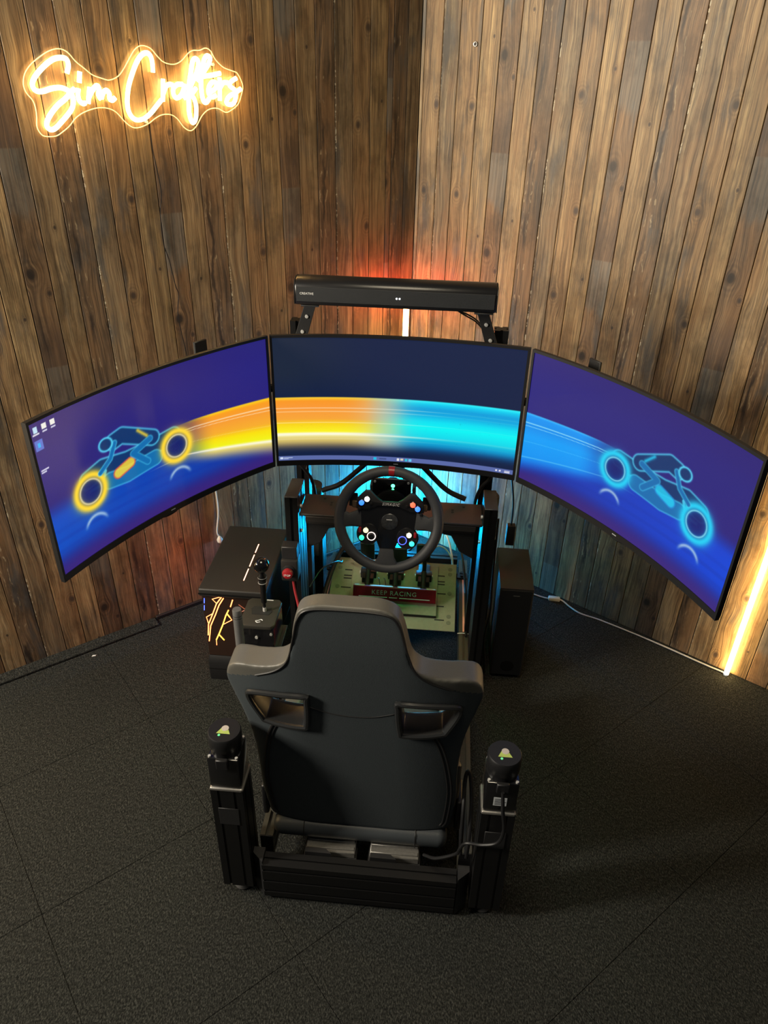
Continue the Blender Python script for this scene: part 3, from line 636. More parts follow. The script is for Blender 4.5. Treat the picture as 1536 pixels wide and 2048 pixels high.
def at(x, y, rz=0): return RIG @ Matrix.Translation((x, y, 0)) @ Matrix.Rotation(R(rz), 4, 'Z')
a0 = actuator(at(-.317, .042), 'black linear actuator at the rear, left of the seat')
a1 = actuator(at(.322, .042, 0), 'black linear actuator at the rear with white label and cable', a0)
a2 = actuator(at(-.312, 1.205), 'black linear actuator behind the left upright', a0)
a3 = actuator(at(.326, 1.205), 'black linear actuator mostly hidden behind the right upright', a0)
lab = B().box(-.016, .014, -.0384, -.0376, .455, .482, 0); me = bpy.data.meshes.new('data_label'); lab.bm.to_mesh(me); lab.bm.free(); me.materials.append(sign_white)
o = bpy.data.objects.new('data_label', me); COL.objects.link(o); o.parent = a1; o['label'] = 'pale data label on the motor'
lines = B()
for i in range(5): lines.box(-.013, .004 + .004 * (i % 3), -.0387, -.0384, .459 + i * .0042, .4605 + i * .0042, 0)
me = bpy.data.meshes.new('label_print'); lines.bm.to_mesh(me); lines.bm.free(); me.materials.append(black_plastic)
o2 = bpy.data.objects.new('label_print', me); COL.objects.link(o2); o2.parent = o
AC = Thing('actuator_cable', 'black cable looping from the right rear actuator to the frame', 'cable', (.27, -.02, .2), RIG)
AC.part('wire', B().tube([(.322, -.008, .515), (.326, -.022, .47), (.334, -.026, .41), (.325, -.024, .36), (.29, -.016, .335), (.255, -.008, .325), (.243, .0, .29), (.235, .012, .25), (.19, .03, .2), (.16, .06, .165)], .0042, 8, 6), cable_black)
AC2 = Thing('actuator_cable', 'black cable hoop standing beside the seat on the right', 'cable', (.26, .12, .15), RIG)
AC2.part('wire', B().tube([(.252, .06, .18), (.250, .09, .30), (.252, .15, .36), (.262, .16, .37), (.270, .12, .32), (.270, .07, .24), (.268, .06, .17)], .005, 8, 6), cable_black)

# ------------------------------------------------------------------ racing seat
def smooth_solid(outline, holes, thick, warp, voxel=.006, iters=8):
    bm = bmesh.new()
    for lp in [outline] + holes:
        vs = [bm.verts.new((x, 0, z)) for x, z in lp]
        for i in range(len(vs)): bm.edges.new((vs[i], vs[(i + 1) % len(vs)]))
    bmesh.ops.triangle_fill(bm, edges=bm.edges[:], use_beauty=True, use_dissolve=False, normal=(0, -1, 0))
    r = bmesh.ops.extrude_face_region(bm, geom=bm.faces[:])
    bmesh.ops.translate(bm, verts=[v for v in r['geom'] if isinstance(v, bmesh.types.BMVert)], vec=(0, thick, 0))
    bmesh.ops.recalc_face_normals(bm, faces=bm.faces)
    me = bpy.data.meshes.new('tmp'); bm.to_mesh(me); bm.free(); o = bpy.data.objects.new('tmp', me); COL.objects.link(o)
    m = o.modifiers.new('r', 'REMESH'); m.mode = 'VOXEL'; m.voxel_size = voxel
    s = o.modifiers.new('s', 'SMOOTH'); s.factor = .5; s.iterations = iters
    dg = bpy.context.evaluated_depsgraph_get(); out = bpy.data.meshes.new_from_object(o.evaluated_get(dg)); bpy.data.objects.remove(o)
    bm = bmesh.new(); bm.from_mesh(out); bpy.data.meshes.remove(out)
    for v in bm.verts: v.co = Vector(warp(v.co.x, v.co.z, v.co.y))
    bmesh.ops.recalc_face_normals(bm, faces=bm.faces)
    return bm
def seat_warp(x, z, d):
    c = -.010 - .024 * (z - .15) / .85
    wing = 1.0 * max(0, abs(x) - .10) ** 2
    head = .008 * max(0, (z - .80) / .17) ** 2
    d = d * (.80 - .30 * min(1, max(0, (z - .74) / .18)))
    return (x + c, .10 - .06 * (z - .15) / .85 + wing + d + head, z)
prof = [(.960, .0), (.960, .055), (.953, .085), (.938, .105), (.905, .116), (.87, .123), (.835, .131), (.812, .145), (.797, .168), (.785, .21), (.778, .250), (.765, .275), (.74, .288), (.70, .291), (.655, .281), (.59, .262), (.52, .250), (.42, .245), (.34, .247), (.26, .240), (.215, .232), (.205, .215)]
def stp(x, a, b_):
    q = min(1, max(0, (x - a) / (b_ - a))); return q * q * (3 - 2 * q)
SQ = lambda z: z - .020 * (stp(z, .66, .76) - stp(z, .84, .95))
half = [(p.y, SQ(p.x)) for p in catmull([(z, x, 0) for z, x in prof], 4)]
outl = [(x, z) for x, z in half] + [(-x, z) for x, z in reversed(half) if x > 1e-4]
def hole(s): 
    pts = [(.115, .692), (.215, .680), (.236, .662), (.212, .606), (.196, .594), (.122, .592), (.110, .606), (.106, .678)]
    return [(s * p.x, p.y) for p in catmull([(x, z, 0) for x, z in pts], 5, True)]
def hole_in(s, k): 
    h = hole(s); cx = sum(x for x, _ in h) / len(h); cz = sum(z for _, z in h) / len(h)
    return [(cx + (x - cx) * k, cz + (z - cz) * k) for x, z in h]
ST = Thing('racing_chair', 'charcoal bucket racing seat with harness holes, seen from behind', 'chair', (0, .15, .16), RIG)
sb = smooth_solid(outl, [hole_in(1, 1.06), hole_in(-1, 1.06)], .092, seat_warp, .0042, 16)
bvh = BVHTree.FromBMesh(sb)
def on_back(x, z, off=.001):
    h = bvh.ray_cast(Vector((x, -.6, z)), Vector((0, 1, 0)))
    return Vector((x, (h[0].y if h[0] else .08) - off, z))
SEAM = [(x_, SQ(z_)) for x_, z_ in [(-.292, .722), (-.215, .756), (-.165, .785), (-.135, .822), (-.118, .88), (-.104, .925), (-.078, .948), (0, .953), (.078, .948), (.104, .925), (.118, .88), (.135, .822), (.165, .785), (.215, .756), (.292, .722)]]
SP = [(p.x, p.y) for p in catmull([(x_, z_, 0) for x_, z_ in SEAM], 6)]; SPOLY = SP + [(.45, .715), (.45, 0), (-.45, 0), (-.45, .715)]
def inpoly(x, z, P):
    r = False; k = len(P) - 1
    for i in range(len(P)):
        (xi, zi), (xj, zj) = P[i], P[k]
        if (zi > z) != (zj > z) and x < (xj - xi) * (z - zi) / (zj - zi) + xi: r = not r
        k = i
    return r
rear = []
for f in sb.faces:
    q = f.calc_center_median()
    if f.normal.y < .25 and inpoly(q.x - (-.010 - .024 * (q.z - .15) / .85), q.z, SPOLY): rear.append(f)
rb_ = sb.copy(); ids = {f.index for f in rear}
rb_.faces.ensure_lookup_table(); bmesh.ops.delete(rb_, geom=[f for f in rb_.faces if f.index not in ids], context='FACES')
sb.faces.ensure_lookup_table(); bmesh.ops.delete(sb, geom=[f for f in sb.faces if f.index in ids], context='FACES')
def raw_part(T, name, bm, m, **k):
    bmesh.ops.translate(bm, verts=bm.verts, vec=-T.base); me = bpy.data.meshes.new(name); bm.to_mesh(me); bm.free()
    me.materials.append(m)
    for p in me.polygons: p.use_smooth = True
    o = bpy.data.objects.new(name, me); COL.objects.link(o); o.parent = T.root
    if k.get('label'): o['label'] = k['label']
    return o
raw_part(ST, 'bolster_cover', sb, seat_leather, label='taupe leatherette edge of the backrest')
rear_panel = raw_part(ST, 'rear_panel', rb_, seat_fabric, label='charcoal fabric back panel')
def cx_(z): return -.010 - .024 * (z - .15) / .85
def seam(pts, r, n=8, m=piping_mat, nm='piping'):
    P = catmull([(x, z, 0) for x, z in pts], n)
    ST.part(nm, B().tube([on_back(p.x + cx_(p.y), p.y, r * .25) for p in P], r, 6, 1, smooth=False), m, rear_panel)
for s in (-1, 1):
    rim = [on_back(x + cx_(z), z, .0) for x, z in hole(s)]
    fx = [on_back(x + cx_(z), z) for x, z in hole_in(s, 1.16)]; yy = sum(p.y for p in fx) / len(fx)
    H1, H2, H3 = hole_in(s, 1.10), hole_in(s, 1.0), hole_in(s, .93)
    bm = bmesh.new(); rings = []
    for hh, dy in ((hole_in(s, 1.17), .006), (H1, -.006), (H2, -.008), (H3, .0), (H3, .055)):
        rings.append([bm.verts.new((x + cx_(z), on_back(hole_in(s, 1.17)[i][0] + cx_(z), hole_in(s, 1.17)[i][1]).y + dy, z)) for i, (x, z) in enumerate(hh)])
    n = len(rings[0])
    for a, b2 in zip(rings[:-1], rings[1:]):
        for i in range(n): bm.faces.new((a[i], a[(i + 1) % n], b2[(i + 1) % n], b2[i]))
    bb = B(); bb.bm.free(); bb.bm = bm
    bb.tube([(x + cx_(z), on_back(hole_in(s, 1.17)[i][0] + cx_(z), hole_in(s, 1.17)[i][1]).y - .004, z) for i, (x, z) in enumerate(hole_in(s, 1.07))], .0068, 8, 1, True, smooth=False)
    ST.part('harness_hole_frame', bb, mat('satin_black_frame', (.02, .021, .022), .3, 0, noise=.1), label='satin black frame around a harness hole')
    seam([(s * .185, .592), (s * .205, .54), (s * .222, .46), (s * .232, .36), (s * .225, .25), (s * .215, .222)], .0035)
    seam([(s * .176, .592), (s * .196, .54), (s * .213, .46), (s * .223, .36), (s * .216, .25), (s * .208, .225)], .0022)
seam([(-.102, .660), (-.05, .642), (.0, .637), (.05, .642), (.102, .660)], .0014, 6, piping_mat, 'stitch_line')
seam([p for p in SEAM if abs(p[0]) < .285], .0026, 6, piping_mat, 'stitch_line')
ST.part('lower_roll', B().box(-.238, .218, .082, .150, .150, .205, .024, 5), mat('dark_slate_leatherette', (.045, .052, .058), .45, 0, noise=.12, nscale=420, bump=.12))
for x in (-.155, .135): ST.part('roll_seam', B().tube([(x, .0815, .16), (x, .0813, .178), (x, .086, .198), (x, .10, .2055)], .0013, 6, 4), piping_mat)
ST.part('cushion', B().box(-.20, .18, .15, .60, .175, .285, .035, 5), seat_fabric)
for s in (-1, 1):
    ST.part('side_bolster', B().prism([(.14, .17), (.60, .17), (.62, .25), (.60, .33), (.45, .345), (.30, .345), (.20, .36), (.155, .42), (.135, .42), (.128, .30)], lambda u, v, d: (d, u, v), -.010 + s * .195, -.010 + s * .250, .018, 4), seat_leather)
    ST.part('side_bracket', B().box(-.010 + s * .21 - .003, -.010 + s * .21 + .003, .16, .56, .150, .20, .001, 1), black_paint)
    ST.part('recline_cover', B().box(-.010 + s * .252 - .008, -.010 + s * .252 + .008, .12, .20, .19, .30, .006, 3), black_plastic)

# ------------------------------------------------------------------ silver control boxes under the seat
for i, (x0, x1, lb) in enumerate(((-.148, -.018, 'ribbed silver control box under the seat, left one'), (.020, .148, 'ribbed silver control box under the seat, right one'))):
    T = Thing('control_box', lb, 'control box', ((x0 + x1) / 2, .14, .122), RIG, 'silver control boxes under the seat')
    T.part('case', B().box(x0, x1, .060, .235, .1222, .1405, .002, 1), alu)
    for k in range(7):
        xx = .068 + k * .022
        T.part('cooling_rib', B().box(x0 + .003, x1 - .003, xx, xx + .010, .1405, .1445, .001, 1), alu)
    T.part('mounting_bracket', B().prism([(x0 + .002, .046), (x0 + .07, .046), (x0 + .055, .059), (x0 + .002, .059)], lambda u, v, d: (u, v, d), .1222, .155), black_paint, smooth=False)
    T.part('shelf', B().box(x0 - .004, x1 + .004, .045, .28, .1205, .122), black_paint, smooth=False)

# ------------------------------------------------------------------ wheel base and steering wheel
WB = Thing('wheel_base', 'black square direct-drive motor with green lights behind the wheel', 'wheel base', (.006, .82, .7107), RIG)
WB.part('mount_plate', B().box(-.055, .067, .80, .92, .7107, .722, .002, 1), black_paint)
WB.part('side_bracket', B().box(-.062, -.052, 0.795, .845, .7225, .83, .002, 1), black_paint)
WB.part('side_bracket', B().box(.064, .074, 0.795, .845, .7225, .83, .002, 1), black_paint)
WB.part('front_plate', B().box(-.050, .062, .735, .745, .7225, .884, .003, 2), gloss_black)
WB.part('motor_housing', B().lathe([(.036, .0), (.038, .003), (.038, .040), (.034, .044), (.034, .075)], (.006, .7452, .812), (0, 1, 0), 32), black_metal)
WB.part('front_flange', B().lathe([(.047, 0), (.047, .006), (.043, .009), (.03, .010), (.03, .012)], (.006, .735, .806), (0, -1, .0)), black_metal)
WB.part('shaft', B().cyl((.006, .735, .800), (.006, .709, .782), .016, seg=20), black_metal)
for x in (-.042, .054):
    for z in (.780, .876): WB.part('bolt', B().cyl((x, .7352, z), (x, .732, z), .0035, seg=10), screw_steel)
for z, r in ((.864, .0055), (.852, .0035), (.841, .0035)):
    WB.part('status_light', B().cyl((.010, .7352, z), (.010, .7338, z), r, seg=14), glow('green_ready_led', (.06, 1.0, .35), 7))
WM = RIG @ Matrix.Translation((.006, .65, .80)) @ Matrix.Rotation(R(71), 4, 'X')
SW = Thing('steering_wheel', 'round black racing wheel with red top stripe and lit buttons', 'steering wheel', (0, 0, 0), WM)
def ring(b, R0, rx, rz_, a0, a1, N, seg_=14, grow=0.0, cap=False):
    rings = []
    for i in range(N + (1 if cap else 0)):
        a = a0 + (a1 - a0) * i / N; thick = 1 + .12 * abs(math.cos(a)) 
        rings.append([b.bm.verts.new(((R0 + (rx * thick + grow) * math.cos(p)) * math.cos(a), (R0 + (rx * thick + grow) * math.cos(p)) * math.sin(a), (rz_ + grow) * math.sin(p))) for p in [2 * math.pi * k / seg_ for k in range(seg_)]])
    M_ = len(rings)
    for i in range(M_ - 1 if cap else M_):
        A, C = rings[i], rings[(i + 1) % M_]
        for k in range(seg_): b.bm.faces.new((A[k], A[(k + 1) % seg_], C[(k + 1) % seg_], C[k]))
    if cap: b.bm.faces.new(list(reversed(rings[0]))); b.bm.faces.new(rings[-1])
    return b
SW.part('rim', ring(B(), .1395, .0140, .0150, 0, 2 * math.pi, 72), wheel_leather)
SW.part('centre_stripe', ring(B(), .1395, .0140, .0150, R(86), R(92.5), 6, 14, .0006, True), red_plastic, label='red stripe at the top of the rim')
xy = lambda u, v, d: (u, v, d)
for s in (-1, 1):
    SW.part('grip_spoke', B().prism([(s * .132, .022), (s * .112, .014), (s * .078, .030), (s * .074, -.022), (s * .104, -.020), (s * .134, -.030)], xy, -.008, .008, .004, 2), wheel_leather)
SW.part('lower_spoke', B().prism([(-.021, -.082), (.017, -.082), (.021, -.108), (.034, -.132), (-.036, -.132), (-.026, -.108)], xy, -.007, .009, .003, 2), wheel_leather)
SW.part('hub_plate', B().prism([(-.080, .034), (0, .044), (.080, .034), (.080, -.022), (.055, -.040), (.030, -.060), (.018, -.088), (-.020, -.088), (-.032, -.060), (-.055, -.040), (-.080, -.022)], xy, -.010, .004, .002, 2), gloss_black)
SW.part('top_housing', B().prism([(-.092, .030), (-.091, .060), (-.068, .084), (-.054, .084), (-.030, .062), (-.018, .055), (.024, .055), (.036, .062), (.058, .082), (.072, .080), (.096, .056), (.098, .028), (.060, .028), (.030, .040), (-.03, .041), (-.058, .029)], xy, -.004, .012, .004, 2), black_plastic)
SW.text('maker_name', 'SIMAGIC', .0105, Matrix.Translation((.004, .0475, .0123)), white_print, .0003, shear=.35, space=1.25)
for s, cx, cy in ((-1, -.057, -.042), (1, .055, -.048)):
    SW.part('lower_button_pod', B().lathe([(.031, -.006), (.032, .002), (.029, .008)], (cx, cy, 0), (0, 0, 1), 28), black_plastic)
    SW.part('side_lever', B().box(cx + s * .022 - .004, cx + s * .022 + .004, cy + .004, cy + .020, .004, .014, .002, 2), red_plastic)
    SW.part('paddle', B().box(s * .096 - .010, s * .096 + .010, .028, .048, -.018, -.012, .002, 1), mat('bronze_paddle', (.12, .08, .05), .4, .5, noise=.2))
    SW.part('shift_flap', B().box(s * .104 - .012, s * .104 + .012, .030, .068, -.026, -.020, .002, 1), black_plastic)
for x, y, col, st, z, nm in ((-.062, .060, (.95, .95, .85), 2.2, .012, 'white'), (-.077, .049, (.02, .16, 1.0), 2.2, .012, 'blue'), (.066, .051, (1.0, .08, .03), 2.4, .012, 'red'), (.080, .040, (.03, .25, 1.0), 2.2, .012, 'blue'),
                     (-.062, -.030, (1.0, .78, .42), 1.7, .008, 'amber'), (-.073, -.052, (.02, .9, .45), 1.6, .008, 'green'), (.060, -.037, (1.0, .88, .55), 1.7, .008, 'cream'), (.069, -.061, (.02, .85, .65), 1.6, .008, 'teal')):
    pod = SW.part('button_collar', B().lathe([(.0092, z - .001), (.0092, z + .003), (.0078, z + .004)], (x, y, 0), (0, 0, 1), 18), gloss_black)
    SW.part('button', B().lathe([(.0074, z + .002), (.0074, z + .006), (.005, z + .0075)], (x, y, 0), (0, 0, 1), 18), glow(nm + '_button_light', col, st), pod, label='lit %s button' % nm)
for x, y, col in ((-.046, -.047, (1.0, .82, .72)), (.042, -.054, (.08, .12, 1.0))):
    k = SW.part('rotary_knob', B().lathe([(.0085, .007), (.0085, .018), (.007, .020)], (x, y, 0), (0, 0, 1), 18), black_plastic)
    SW.part('ring_light', B().tube([(x + .0115 * math.cos(a), y + .0115 * math.sin(a), .0095) for a in [i * math.pi / 8 for i in range(16)]], .0011, 6, 2, True), glow('ring_light_%d' % (x > 0), col, 2.2), k)
for x, y in ((-.082, .031), (.091, .024), (-.05, .047), (.05, .045)):
    SW.part('toggle', B().lathe([(.005, .011), (.005, .014), (.0022, .0145), (.0022, .022)], (x, y, 0), (0, 0, 1), 12), black_metal)
hub = SW.part('hub_badge', B().lathe([(.0235, .004), (.0235, .006), (.0215, .0075)], (.003, -.003, 0), (0, 0, 1), 30), mat('marbled_badge', (.05, .052, .055), .25, .2, noise=.9, nscale=160))
SW.part('badge_mark', B().box(-.006, .010, .002, .0042, .0076, .0080), white_print, hub, smooth=False)
SW.part('quick_release', B().lathe([(.03, -.012), (.032, -.03), (.024, -.034), (.024, -.058)], (0, 0, 0), (0, 0, 1), 24), black_metal)

# ------------------------------------------------------------------ pedals
PD = Thing('pedal_set', 'three black pedals on a sand plate with a red KEEP RACING bar', 'pedals', PPM @ Vector((0, .15, .0008)), RIG)
PD.part('base_plate', B().box(-.160, .166, .055, .285, .0008, .008, .001, 1, PPM), plate_paint, smooth=False)
PD.part('base_plate_edge', B().box(-.160, .166, .05, .0545, .0008, .012, .001, 1, PPM), black_metal, smooth=False)
ca_, sa_ = math.cos(R(14)), math.sin(R(14))
BARM = Matrix.Translation((.007, 1.046, .203)) @ Matrix.Rotation(R(-18), 4, 'X')
bar = PD.part('heel_bar', B().box(-.152, .154, 0, .016, 0, .052, .002, 1, BARM), red_paint, label='red bar reading KEEP RACING')
PD.text('lettering', 'KEEP RACING', .024, BARM @ Matrix.Translation((0, -.0006, .030)) @ FACE, mat('silver_lettering', (.5, .46, .45), .4, .3, noise=.1), .0004, bar, space=1.15)
for x0, x1 in ((-.13, -.025), (-.018, .012), (.020, .132)):
    PD.part('accent_line', B().box(x0, x1, -.001, 0, .012, .0145, 0, 1, BARM), white_print, bar, smooth=False)
for x0, x1 in ((-.148, -.11), (-.09, -.005), (.012, .095), (.118, .150)):
    PD.part('top_pad', B().box(x0, x1, .001, .015, .0522, .054, .0005, 1, BARM), mat('peach_pad', (.62, .42, .25), .5, 0, noise=.1), bar, smooth=False)
for x, xp, zt in ((-.098, -.101, .392), (.006, .020, .378), (.112, .106, .402)):
    arm = PD.part('pedal_arm', B().tube([(x, 1.175, .232), (x, 1.178, .29), ((x + xp) / 2, 1.165, .34), (xp, 1.158, zt - .03)], .008, 8, 5), black_metal)
    PM2 = Matrix.Translation((xp, 1.150, zt - .035)) @ Matrix.Rotation(R(18), 4, 'X')
    PD.part('pedal_pad', B().box(-.026, .026, -.010, 0, -.052, .042, .004, 2, PM2), black_plastic, arm)
    PD.part('pedal_body', B().box(x - .022, x + .022, 1.12, 1.235, .222, .246, .003, 2), black_metal)
    PD.part('hinge_block', B().box(x - .030, x + .030, 1.155, 1.185, .218, .252, .003, 2), black_plastic)
    PD.part('damper', B().cyl((x, 1.09, .224), (x, 1.16, .262), .010, seg=14), black_metal)
    for s in (-1, 1): PD.part('bolt', B().cyl((x + s * .030, 1.17, .236), (x + s * .034, 1.17, .236), .006, seg=10), screw_steel)
for x in (-.060, -.038): PD.part('sensor_wire', B().tube([(x, 1.145, .232), (x + .006, 1.12, .244), (x + .012, 1.095, .226), (x + .010, 1.08, .205)], .0017, 6, 5), cable_black)
led = PD.part('indicator_light', B().box(.052, .055, 1.088, 1.092, .206, .226), glow('lime_indicator', (.55, 1.0, .1), 5), smooth=False)

# ------------------------------------------------------------------ monitor stand and sound bar
MS = Thing('monitor_stand', 'black metal stand carrying the monitors behind the rig', 'stand', (0, .98, 0), RIG)
for s in (-1, 1):
    MS.part('post', profile(B(), 'z', (s * .292 - .002, .972), .04, .04, .006, 1.262), black_metal, smooth=False)
    MS.part('foot', profile(B(), 'y', (s * .292 - .002, .0225), .04, .03, .995, 1.15), black_metal, smooth=False)
    x1, y1 = (.652, .600) if s > 0 else (-.623, .585)
    MS.part('side_arm', B().tube([(s * .292, .972, 1.06), (s * .42, .90, 1.06), (x1, y1, 1.06)], .013, 8, 4), black_metal)
    MS.part('mount_plate', B().box(-.05, .05, -.004, .004, .93, 1.19, .002, 1, Matrix.Translation((x1 + s * .006, y1, 0)) @ Matrix.Rotation(R(s * -59), 4, 'Z')), black_paint)
    MS.part('mount_tab', B().box(-.022, .022, -.004, .004, 1.05, 1.252, .002, 1, Matrix.Translation((s * .525, .775, 0)) @ Matrix.Rotation(R(s * -59), 4, 'Z')), black_paint)
    MS.part('support_strut', B().tube([(s * .05, .945, .865), (s * .11, .945, .80), (s * .17, .94, .745), (s * .23, .93, .722)], .0085, 8, 5), black_paint)
    # sound bar arms
    tx, bx_ = s * .235 - .01, s * .275 - .008
    br = MS.part('sound_bar_arm', B().prism([(tx - .016, 1.335), (tx + .016, 1.335), (bx_ + .018, 1.215), (bx_ - .018, 1.215)], lambda u, v, d: (u, d, v), .940, .945, .001, 1), black_paint, smooth=False)
    for q in (.06, .45, .82):
        xx = tx + (bx_ - tx) * q; zz = 1.335 - .12 * q
        MS.part('bolt', B().lathe([(.0055, 0), (.005, .003), (.002, .0035)], (xx, .9398, zz), (0, -1, 0), 12), screw_steel, br)
    MS.part('arm_shelf', B().box(tx - .02, tx + .03, .87, .945, 1.3285, 1.3325, .001, 1), black_paint)
MS.part('cross_bar', profile(B(), 'x', (.972, 1.06), .04, .04, -.27, .268), black_metal, smooth=False)
MS.part('centre_mount', B().box(-.05, .062, .945, .951, .86, 1.16, .002, 1), black_paint)
SBR = Thing('sound_bar', 'long black sound bar mounted above the middle monitor', 'sound bar', (-.009, .91, 1.333), RIG)
sec = [(.868, 1.340), (.872, 1.334), (.935, 1.333), (.942, 1.340), (.944, 1.380), (.936, 1.399), (.905, 1.404), (.880, 1.397), (.870, 1.385)]
SBR.part('body', B().prism([(y, z) for y, z in sec], lambda u, v, d: (d, u, v), -.279, .261, .003, 2), mat('satin_black_sound_bar', (.010, .010, .011), .28, 0, noise=.1))
for x0, x1 in ((-.2825, -.2792), (.2612, .2645)):
    SBR.part('end_cap', B().prism([(y, z) for y, z in sec], lambda u, v, d: (d, u, v), x0, x1, .0008, 1), black_plastic)
SBR.part('grille', B().box(-.275, .257, .8665, .8685, 1.343, 1.383, .001, 1), mat('perforated_grille', (.012, .014, .016), .55, .1, noise=.5, nscale=1500, bump=.4), smooth=False)
SBR.text('maker_name', 'CREATIVE', .0085, Matrix.Translation((-.247, .8662, 1.365)) @ FACE, white_print, .0003)
for x in (-.004, .004): SBR.part('status_light', B().cyl((x, .8664, 1.362), (x, .8655, 1.362), .0024, seg=10), glow('white_status_led', (.9, .95, 1), 3))
SC = Thing('sound_bar_cable', 'thin black twin cable drooping under the sound bar', 'cable', (.19, .92, 1.27), RIG)
for k, dz in enumerate((0, .006)):
    SC.part('wire', B().tube([(.150 + dz, .925, 1.335), (.165 + dz, .93, 1.318), (.190, .938, 1.302 + dz), (.215, .95, 1.285 + dz), (.245, .955, 1.255 + dz)], .0022, 6, 6), cable_black)

# ------------------------------------------------------------------ subwoofer
SU = Thing('subwoofer', 'tall narrow black subwoofer standing right of the rig', 'subwoofer', (.428, 1.03, 0), RIG)
SU.part('cabinet', B().box(.372, .486, .908, 1.155, .012, .400, .003, 2), mat('black_vinyl_cabinet', (.020, .018, .017), .55, 0, noise=.25, nscale=300, bump=.15))
SU.part('front_grille', B().box(.376, .482, .9035, .908, .016, .396, .002, 1), mat('black_cloth_grille', (.008, .009, .011), .85, 0, noise=.4, nscale=900, bump=.3), smooth=False)
for x in (.385, .473):
    for y in (.925, 1.14): SU.part('foot', B().cyl((x, y, 0), (x, y, .012), .01, seg=14), rubber)
SU.part('badge', B().box(.418, .440, .9028, .9034, .372, .375), alu, smooth=False)
SU.part('port', B().lathe([(.022, 0), (.024, .001), (.018, .0015)], (.429, .9035, .06), (0, -1, 0), 24), gloss_black)

# ------------------------------------------------------------------ computer
PC = Thing('computer_tower', 'black computer tower with orange light lines on its front', 'computer', (-.512, 1.0, 0), RIG)
X0, X1, Y0, Y1 = -.628, -.403, .802, 1.185
body = PC.part('case', B().box(X0 + .004, X1 - .004, Y0 + .006, Y1 - .004, .06, .368, .003, 1), mat('black_steel_case', (.012, .012, .013), .4, .2, noise=.2))
PC.part('top_panel', B().box(X0 - .001, X1 + .001, Y0 - .014, Y1, .3685, .400, .006, 3), mat('black_mesh_top', (.020, .019, .018), .5, 0, noise=.3, nscale=800, bump=.2))
PC.part('top_edge', B().box(X0 - .0015, X1 + .0015, Y0 - .0152, Y0 - .0142, .378, .384), black_metal, smooth=False)
front = PC.part('front_glass', B().box(X0 + .004, X1 - .004, Y0, Y0 + .0055, .10, .368, .001, 1), mat('smoked_front_panel', (.03, .016, .012), .12, 0, noise=.1, coat=.5), smooth=False)
PC.part('plinth', B().prism([(Y0 - .016, .0), (Y1 - .01, .0), (Y1 - .01, .059), (Y0 + .0, .099), (Y0 - .016, .075)], lambda u, v, d: (d, u, v), X0 + .002, X1 - .002, .003, 1), black_plastic)
PC.part('plinth_line', B().box(X0 + .004, X1 - .004, Y0 - .0172, Y0 - .0162, .05, .053), black_metal, smooth=False)
orange = glow('orange_case_light', (1.0, .24, .07), 4.5); amber = glow('amber_case_light', (1.0, .42, .05), 4.0); blue_l = glow('blue_case_light', (.06, .12, 1.0), 4.0)
def lines3(pts, m, r=.0013):
    PC.part('light_line', B().tube([(x, Y0 - .0008, z) for x, z in pts], r, 6, 1, smooth=False), m, front)
for pts in ([(-.557, .360), (-.576, .332), (-.593, .288), (-.613, .239), (-.619, .191)], [(-.55, .357), (-.568, .326), (-.585, .282), (-.606, .233), (-.618, .164)]): lines3(pts, orange, .002)
for pts in ([(-.56, .362), (-.589, .350), (-.575, .332)], [(-.593, .288), (-.617, .271), (-.613, .245)], [(-.592, .172), (-.593, .148)], [(-.535, .277), (-.529, .266), (-.56, .244)]): lines3(pts, orange)
lines3([(-.519, .353), (-.529, .323)], orange, .002); lines3([(-.537, .308), (-.549, .282), (-.563, .241), (-.58, .199), (-.592, .172)], amber, .0022)
lines3([(-.545, .294), (-.535, .277)], amber, .002); lines3([(-.58, .197), (-.564, .173)], amber, .002)
lines3([(-.616, .351), (-.618, .331)], blue_l); lines3([(-.619, .321), (-.621, .301)], blue_l)
dim = glow('dim_rust_light', (.5, .1, .03), .5)
for pts in ([(-.50, .335), (-.46, .30)], [(-.46, .335), (-.475, .28)], [(-.50, .30), (-.43, .345)]): lines3(pts, dim)
for y0, y1 in ((.850, .918), (.932, 1.003), (1.017, 1.071)):
    PC.part('top_light', B().box(-.4915, -.4885, y0, y1, .4000, .4008), glow('peach_top_light', (1.0, .45, .26), 4.5), smooth=False)
side = PC.part('side_glass', B().box(X0 - .0015, X0 + .0035, Y0 + .02, Y1 - .02, .075, .36, .001, 1), mat('smoked_side_panel', (.05, .03, .025), .15, 0, noise=.1), smooth=False)
for cyy, czz in ((.90, .28), (1.03, .28), (1.03, .16)):
    PC.part('fan_light', B().tube([(X0 - .0022, cyy + .05 * math.cos(a), czz + .05 * math.sin(a)) for a in [i * math.pi / 8 for i in range(16)]], .003, 6, 2, True), glow('red_fan_light', (1.0, .16, .05), 22), side)

